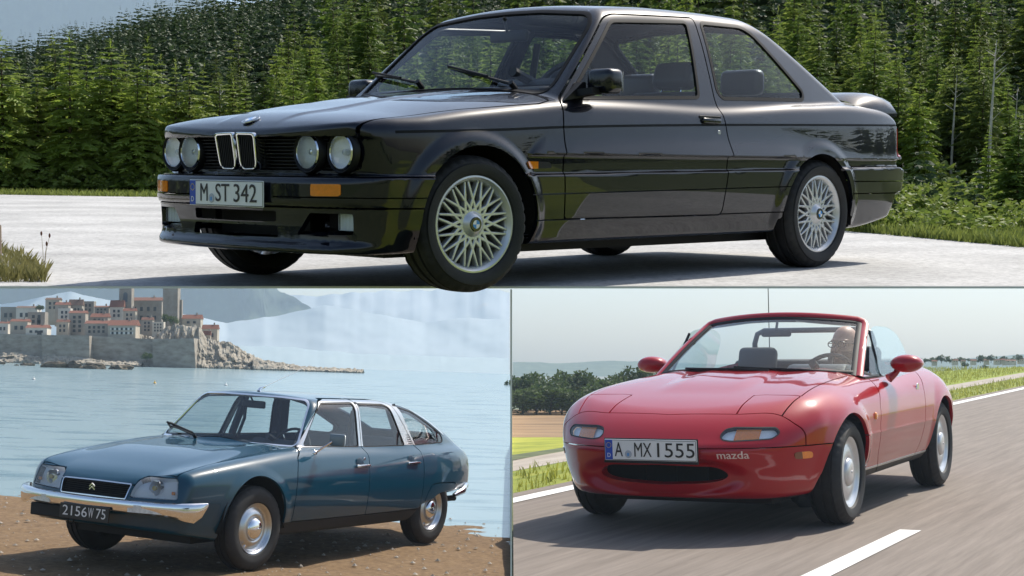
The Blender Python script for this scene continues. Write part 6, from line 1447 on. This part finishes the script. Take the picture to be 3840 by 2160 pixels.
def build_driver(Mcar):
    M = Mcar @ Matrix.Translation((-1.51, .36, .235)) @ Matrix.Rotation(math.radians(-14), 4, 'Z')
    F, H = make_person(); h = .009
    m = surface(F, (-.25, -.40, -.32), (.95, .40, .88), h)
    m2 = M3(m.V, m.N, m.T)
    skin = mat('skin', (.40, .215, .155), .5, spec=.4, var=.10, vscale=25); shirt = mat('dark_shirt', (.018, .018, .024), .85, var=.2, vscale=30)
    # one continuous body; shirt and trousers by material
    c = m.V[m.T].mean(1); isb = (c[:, 2] < .575) & ~((c[:, 0] > .33) & (c[:, 2] > .38))
    o = fast_obj('person', m.V, m.T, [skin, shirt], None, True, m.N); o.data.polygons.foreach_set('material_index', isb.astype(np.int32)); o.data.update()
    o.matrix_world = M
    setp(o, label='bald man in dark glasses and a dark shirt driving the red roadster', category='person')
    fr = mat('spectacle_black', (.01, .01, .012), .25); ex = .118
    for s in (-1, 1):
        P = [(H[0]+ex-.006*abs(math.cos(a))-.010, .036*s+.028*math.cos(a), H[2]+.010+.019*math.sin(a)) for a in np.linspace(0, 2*np.pi, 21)[:-1]]
        ring_path(P, .0035, 'spectacles', fr, o, 6)
        MB().tube([(H[0]+ex-.016, .064*s, H[2]+.018), (H[0]+.05, .078*s, H[2]+.016), (H[0]-.01, .084*s, H[2]+.014)], .003, 6).build('spectacle_arm', fr, o, True)
    MB().tube([(H[0]+ex-.010, -.010, H[2]+.014), (H[0]+ex-.010, .010, H[2]+.014)], .003, 6).build('spectacle_bridge', fr, o, True)
    bd = clip(m2, np.maximum(np.maximum(m2.V[:, 2]-(H[2]-.035), (H[2]-.135)-m2.V[:, 2]), (H[0]-.005)-m2.V[:, 0]))
    bd = clip(bd, -np.minimum(1, np.hypot((bd.V[:, 1])/.030, (bd.V[:, 2]-(H[2]-.052))/.030)-1)) if len(bd.V) else bd
    if len(bd.T): fast_obj('stubble', push(bd, .0015).V, bd.T, mat('stubble', (.13, .075, .055), .8, var=.3, vscale=200), o, True, bd.N)
    return o
def build_red():
    Mc = car_matrix('red', RS)
    root = empty('moving_roadster', Mc, 'bright red open two-seat roadster driving towards the viewer on the grey road', 'car')
    PAINT = mat('bright_red_paint', (.36, .0012, .008), .32, .0, coat=1, coatr=.010, spec=.08)
    G = glass('roadster_glass', (.88, .95, .94), boost=.5)
    F = make_F_red(); m = half(F, (-3.4, .15), (1.05, .95), .0115)
    _, m = cut(m, arch(.05, .295, .325, -.30, .40, rx=.355), 0); _, m = cut(m, arch(-2.20, .29, .328, -2.56, -1.86, rx=.335), 0)
    _, m = cut(m, xy(rnd([(-.72, -.2), (-.80, .45), (-.88, .605), (-.98, .668), (-1.78, .668), (-1.90, .60), (-1.97, .45), (-2.0, -.2)], .03), .6), 0)
    xs = pch([(0, .708), (.37, .668), (.587, .592), (.653, .585), (.70, .562), (.74, .53)])
    lamp = rnd([(.337, .538), (.352, .564), (.394, .573), (.585, .570), (.607, .545), (.579, .519), (.397, .511), (.350, .518)], .012)
    lp, lr, m = band(m, yz(lamp, .5), .006)
    bmp, m = cut(m, lambda V: np.maximum(V[:, 2]-.4725, .15-V[:, 0]), .006)
    nose, m = cut(m, lambda V: np.maximum(xs(V[:, 1])-V[:, 0], -1), .006)
    lid, m = cut(m, xy(rnd([(.700, .371), (.363, .362), (.345, .42), (.357, .627), (.640, .587)], [.01, .015, .02, .015, .01]), .55), .007)
    hood, m = cut(m, xy([(.76, -.2), (.76, .371), (.363, .362), (.345, .42), (.352, .628), (-.047, .626), (-.60, .612), (-.64, .57), (-.55, .4), (-.48, .2), (-.465, -.2)], .55), .007)
    it, bmp = cut(bmp, yz(smooth_poly([(-.2, .372), (.20, .373), (.30, .368), (.352, .345), (.360, .318), (.30, .293), (.15, .279), (-.2, .276)], 4), .5), 0)
    sl, bmp = cut(bmp, lambda V: np.maximum(yz(rnd([(.668, .441), (.728, .442), (.728, .405), (.668, .404)], .012), .3)(V), -1), 0)
    sl1, sl2 = cut(sl, lambda V: V[:, 1]-.694, 0)
    door, m = cut(m, xz(rnd([(-.72, .225), (-.60, .345), (-.575, .50), (-.616, .64), (-.742, .735), (-.85, .80), (-.95, .90), (-1.88, .90), (-1.90, .80), (-1.745, .695), (-1.69, .589), (-1.663, .47), (-1.63, .351), (-1.56, .225)], .03), .4), .007)
    rk, m = cut(m, lambda V: np.maximum(np.maximum(V[:, 2]-.262, .4-V[:, 1]), np.maximum(V[:, 0]+.28, -1.95-V[:, 0])), 0); rk2, door = cut(door, lambda V: V[:, 2]-.262, 0)
    al = lambda V: np.maximum(.4-V[:, 1], np.maximum(V[:, 0]+.1, -1.9-V[:, 0]))
    st1, m = strip(m, lambda V: V[:, 2]-.268, .006, al); st2, door = strip(door, lambda V: V[:, 2]-.268, .006, al)
    cr1, m = strip(m, lambda V: V[:, 2]-.478, .004, al); cr2, door = strip(door, lambda V: V[:, 2]-.478, .004, al)
    centre('body', m, PAINT, root, .02); hd = centre('hood', hood, PAINT, root, .02); centre('nose_panel', nose, PAINT, root, .015); bo = centre('front_bumper', bmp, PAINT, root, .05)
    pair_('headlight_lid', lid, PAINT, root, .02); D = list(pair_('door', door, PAINT, root, .04))
    pair_('rocker', rk, DARK, root, .02); pair_('door_rocker', rk2, DARK, root, .02)
    pair_('sill_strip', st1, STEEL, root, .004, .002); pair_('door_sill_strip', st2, STEEL, D, .004, .002)
    pair_('side_strip', cr1, PAINT, root, .004, .004); pair_('side_strip', cr2, PAINT, D, .004, .004)
    pair_('lamp_reflector', lp, REFL, root, 0, -.022); L = pair_('turn_signal', lp, LENSC, root, .0, -.001); pair_('lamp_seal', lr, DARK, root, .02, .001)
    am, _ = cut(lp, lambda V: np.maximum(.405-V[:, 1], V[:, 1]-.525), 0); pair_('amber_bulb', am, AMBER, list(L), .0, -.012)
    pair_('side_marker', sl2, AMBER, bo, .01, .004); pair_('side_marker_base', sl1, mat('dark_amber', (.18, .05, .01), .15, coat=1), bo, .01, .004)
    MB().prism([(-.40, .24), (.40, .24), (.40, .40), (-.40, .40)], .55, .60, 0).build('intake_back', BLK, bo)
    it_ = MB()
    for y in (-.16, .02, .20): it_.box((.66, y-.004, .27), (.67, y+.004, .38))
    it_.build('intake_bars', DARK, bo)
    plate_eu(bo, Matrix.Translation((.972, 0, .4635)) @ Matrix.Rotation(math.radians(3), 4, 'Y') @ FACE_X, (('A', .058, .104), ('MX', .168, .266), ('1555', .292, .500)), .135, .52, .112, True)
    lt = text('bumper_lettering', 'mazda', .058, Matrix.Identity(4), mat('letter_silver', (.78, .60, .55), .3), bo, 1, .002)
    co = np.empty(len(lt.data.vertices)*3); lt.data.vertices.foreach_get('co', co); co = co.reshape(-1, 3); wl = np.ptp(co[:, 0]); yy = .420+(co[:, 0]-co[:, 0].mean())/wl*.150; zz = .4365+co[:, 1]; lo, hi_ = np.full(len(co), .5), np.full(len(co), 1.05)
    for _ in range(24): md = (lo+hi_)/2; ins = F(md, yy, zz) < 0; lo = np.where(ins, md, lo); hi_ = np.where(ins, hi_, md)
    lt.data.vertices.foreach_set('co', np.stack([lo+.0025+co[:, 2], yy, zz], 1).ravel()); lt.data.update()      # letters follow the curve of the bumper
    for x, st_ in ((0, 0), (-2.265, 0)):
        for s in (1, -1):
            wheel(root, Matrix.Translation((x, .712*s, .289)) @ (Matrix.Rotation(math.pi, 4, 'Z') if s < 0 else Matrix.Identity(4)), .289, .185, .194, rim_cover)
    for s in (1, -1):
        liner(root, .05, .295, .335, .42, .70, s); liner(root, -2.20, .29, .345, .42, .755, s)
        p = D[0 if s > 0 else 1]
        mo = MB().lathe([(0, .085), (.03, .08), (.055, .06), (.066, .03), (.068, 0), (.064, -.045), (.055, -.062), (0, -.063)], 28, axis=0).build('door_mirror', PAINT, p, True, Matrix.Translation((-1.11, .845*s, .862)) @ Matrix.Diagonal((1.1, 1.45, .82, 1)))
        MB().tube([(-1.06, .742*s, .772), (-1.09, .775*s, .80), (-1.10, .80*s, .835)], [.03, .02, .018], 10).build('mirror_foot', PAINT, mo, True, Matrix.Translation((-1.11, .845*s, .862)).inverted() if False else (Matrix.Translation((-1.11, .845*s, .862)) @ Matrix.Diagonal((1.1, 1.45, .82, 1))).inverted())
        MB().lathe([(0, .004), (.032, .004), (.035, 0)], 20, c=(-1.60, 0, .69)).build('door_handle', CHROME, p, True, Matrix.Translation((0, .79*s, 0)) @ Matrix.Diagonal((1, s, 1, 1)))
        MB().lathe([(0, .012), (.018, .010), (.024, 0)], 16, c=(-.476, 0, .573)).build('side_indicator', AMBER, root, True, Matrix.Translation((0, .811*s, 0)) @ Matrix.Diagonal((1, s, 1, 1)))
        # raised side glass
        sy = lambda z: (.695-.36*(z-.82))*s
        Pw = smooth_poly([(-1.07, .785), (-1.10, .92), (-1.15, 1.04), (-1.27, 1.088), (-1.50, 1.092), (-1.68, 1.072), (-1.80, 1.02), (-1.84, .92), (-1.80, .785)], 5)
        MB().add([(x, sy(z), z) for x, z in Pw]+[(x, sy(z)-.004*s, z) for x, z in Pw], [tuple(range(len(Pw))), tuple(range(len(Pw), 2*len(Pw)))[::-1]]+[(i, (i+1) % len(Pw), (i+1) % len(Pw)+len(Pw), i+len(Pw)) for i in range(len(Pw))]).build('door_window', G, p)
        MB().bar((-1.055, sy(.80)-.008*s, .79), (-1.165, sy(1.06)-.008*s, 1.065), .014, .012, up=(0, 1, 0)).build('vent_window_bar', DARK, p)
        vt = [(-.80, .80), (-1.05, .80), (-1.16, 1.05)]
        MB().add([(x, sy(z)-.01*s, z) for x, z in vt], [(0, 1, 2)]).build('vent_window', G, p)
    # windscreen: ruled between a bowed foot and a bowed header
    ny, nz = 25, 11; Yb = np.linspace(-1, 1, ny)
    def wsp(u, v):
        yb, yt = .632*u, .515*u; xb = -.43-.80*yb*yb; zb = .838-.07*yb*yb; xt = -1.205-.50*yt*yt; zt = 1.160-.15*yt*yt
        return Vector((xb+(xt-xb)*v, yb+(yt-yb)*v, zb+(zt-zb)*v+.012*math.sin(math.pi*v)))
    V = [wsp(u, v) for v in np.linspace(0, 1, nz) for u in Yb]
    MB().add(V, [(j*ny+i, j*ny+i+1, (j+1)*ny+i+1, (j+1)*ny+i) for j in range(nz-1) for i in range(ny-1)]).build('windshield', G, root, True, angle=2)
    path = [wsp(-1, v) for v in np.linspace(-.06, .93, 10)]+[wsp(-.985, .975)]+[wsp(u, 1.0) for u in np.linspace(-.93, .93, 21)]+[wsp(.985, .975)]+[wsp(1, v) for v in np.linspace(.93, -.06, 10)]
    def frame(name, path, w, d, off, mt):
        Vf = []; N = len(path)
        for i, q in enumerate(path):
            t = (path[min(i+1, N-1)]-path[max(i-1, 0)]).normalized(); no = Vector((.62, q.y*.55, .70)).normalized(); no = (no-t*no.dot(t)).normalized(); o = t.cross(no)
            c = q+o*off
            for a in range(10): w_ = 2*math.pi*a/10; Vf.append(c+o*(w*.5*math.copysign(abs(math.cos(w_))**.7, math.cos(w_)))+no*(d*.5*math.copysign(abs(math.sin(w_))**.7, math.sin(w_))))
        return MB().add(Vf, [(i*10+k, i*10+(k+1) % 10, (i+1)*10+(k+1) % 10, (i+1)*10+k) for i in range(N-1) for k in range(10)]).build(name, mt, root, True)
    frame('windshield_frame', path, .048, .034, -.016, PAINT); frame('windshield_seal', path, .040, .026, .020, RUB)
    fp = [wsp(u, .012) for u in np.linspace(-.97, .97, 25)]; frame('windshield_foot', fp, .03, .02, .0, RUB)
    for ub, ua, ut in ((.30, -.10, -.62), (.85, .45, -.05)):                       # pivot, mid arm, blade tip along the foot of the glass
        nv = Vector((.022, 0, .012)); p0 = wsp(ub, -.03)+nv; p1 = wsp((ua+ut)/2, .012)+nv
        o = MB().tube([p0, wsp(ua+.1, -.005)+nv*1.2, p1], [.011, .008, .006], 6).build('wiper', BLK, root, True)
        MB().tube([wsp(ua, .0)+nv, wsp((ua+ut)/2, .010)+nv, wsp(ut, .03)+nv], .008, 6).build('wiper_blade', BLK, o, True)
    rm = rbox('rear_view_mirror', (-1.17, -.102, 1.035), (-1.14, .098, 1.082), DARK, root, .016); MB().tube([(-1.15, 0, 1.08), (-1.18, 0, 1.14)], .009).build('mirror_stem', DARK, rm, True)
    for s in (-1, 1):
        MB().add([wsp(.10*s/.515, .975)+Vector((-.015, 0, -.0)), wsp(.46*s/.515, .965)+Vector((-.015, 0, 0)), wsp(.44*s/.515, .87)+Vector((-.02, 0, 0)), wsp(.13*s/.515, .90)+Vector((-.02, 0, 0))], [(0, 1, 2, 3)]).build('sun_visor', DARK, root)
    # cabin
    MB().prism([(-.62, .55), (-.62, .80), (-.80, .826), (-.98, .80), (-1.02, .70), (-.98, .5)], -.62, .62, 1).build('dashboard', TRIM, root, True, bevel=.03)
    MB().prism([(-.70, .80), (-.80, .868), (-.96, .862), (-.99, .78)], .18, .56, 1).build('instrument_hood', mat('dash_grey', (.05, .05, .055), .35), root, True, bevel=.03)
    steering(root, (-1.03, .37, .755), .178, 24, 4)
    tub = MB(); tub.box((-2.0, -.66, .20), (-.7, .66, .24)); tub.box((-2.02, -.66, .24), (-1.96, .66, .80)); tub.box((-2.0, -.68, .24), (-.75, -.645, .79)); tub.box((-2.0, .645, .24), (-.75, .68, .79)); tub.build('cabin_tub', TRIM, root)
    for s in (1, -1): seat(root, -1.60, .36*s, .36, .46, .50, 18, mt=mat('black_cloth', (.018, .02, .022), .8, bump=.1, bscale=120), hz=.17, hw=.27)
    rbox('soft_top_cover', (-2.30, -.58, .80), (-1.95, .58, .868), mat('soft_top_vinyl', (.015, .015, .016), .6), root, .03)
    rb = [(-1.95, -.42, .70), (-1.95, -.42, .985), (-1.95, -.40, 1.05), (-1.95, -.35, 1.073), (-1.95, 0, 1.073), (-1.95, .35, 1.073), (-1.95, .40, 1.05), (-1.95, .42, .985), (-1.95, .42, .70)]
    MB().tube(rb, .019, 12).build('roll_bar', mat('roll_bar_black', (.012, .012, .013), .3, coat=.6), root, True)
    a = MB().lathe([(0, .03), (.012, .028), (.02, 0)], 12, axis=2, c=(-2.99, -.66, .70)).build('antenna', DARK, root, True)
    MB().tube([(-2.99, -.66, .70), (-3.10, -.70, 1.52)], [.0045, .003], 6).build('antenna_rod', DARK, a, True)
    MB().box((-2.6, -.5, .15), (.5, .5, .23)).build('underbody', BLK, root)
    for s in (-1, 1): MB().tube([(-2.95, .4*s, .30), (-3.05, .4*s, .32)], .03).build('rear_shadow_pipe' if False else 'exhaust', BLK, root, True) if s < 0 else None
    bpy.context.view_layer.update()
    build_driver(Mc)
    return root

build_blue()
build_red()

# ---- lay the low land out at its scale (units of 30 m)
bpy.context.view_layer.update()
for o in [o for o in bpy.data.objects if o not in LOW0 and o.parent is None]: o.matrix_world = Matrix.Scale(UNIT, 4) @ o.matrix_world
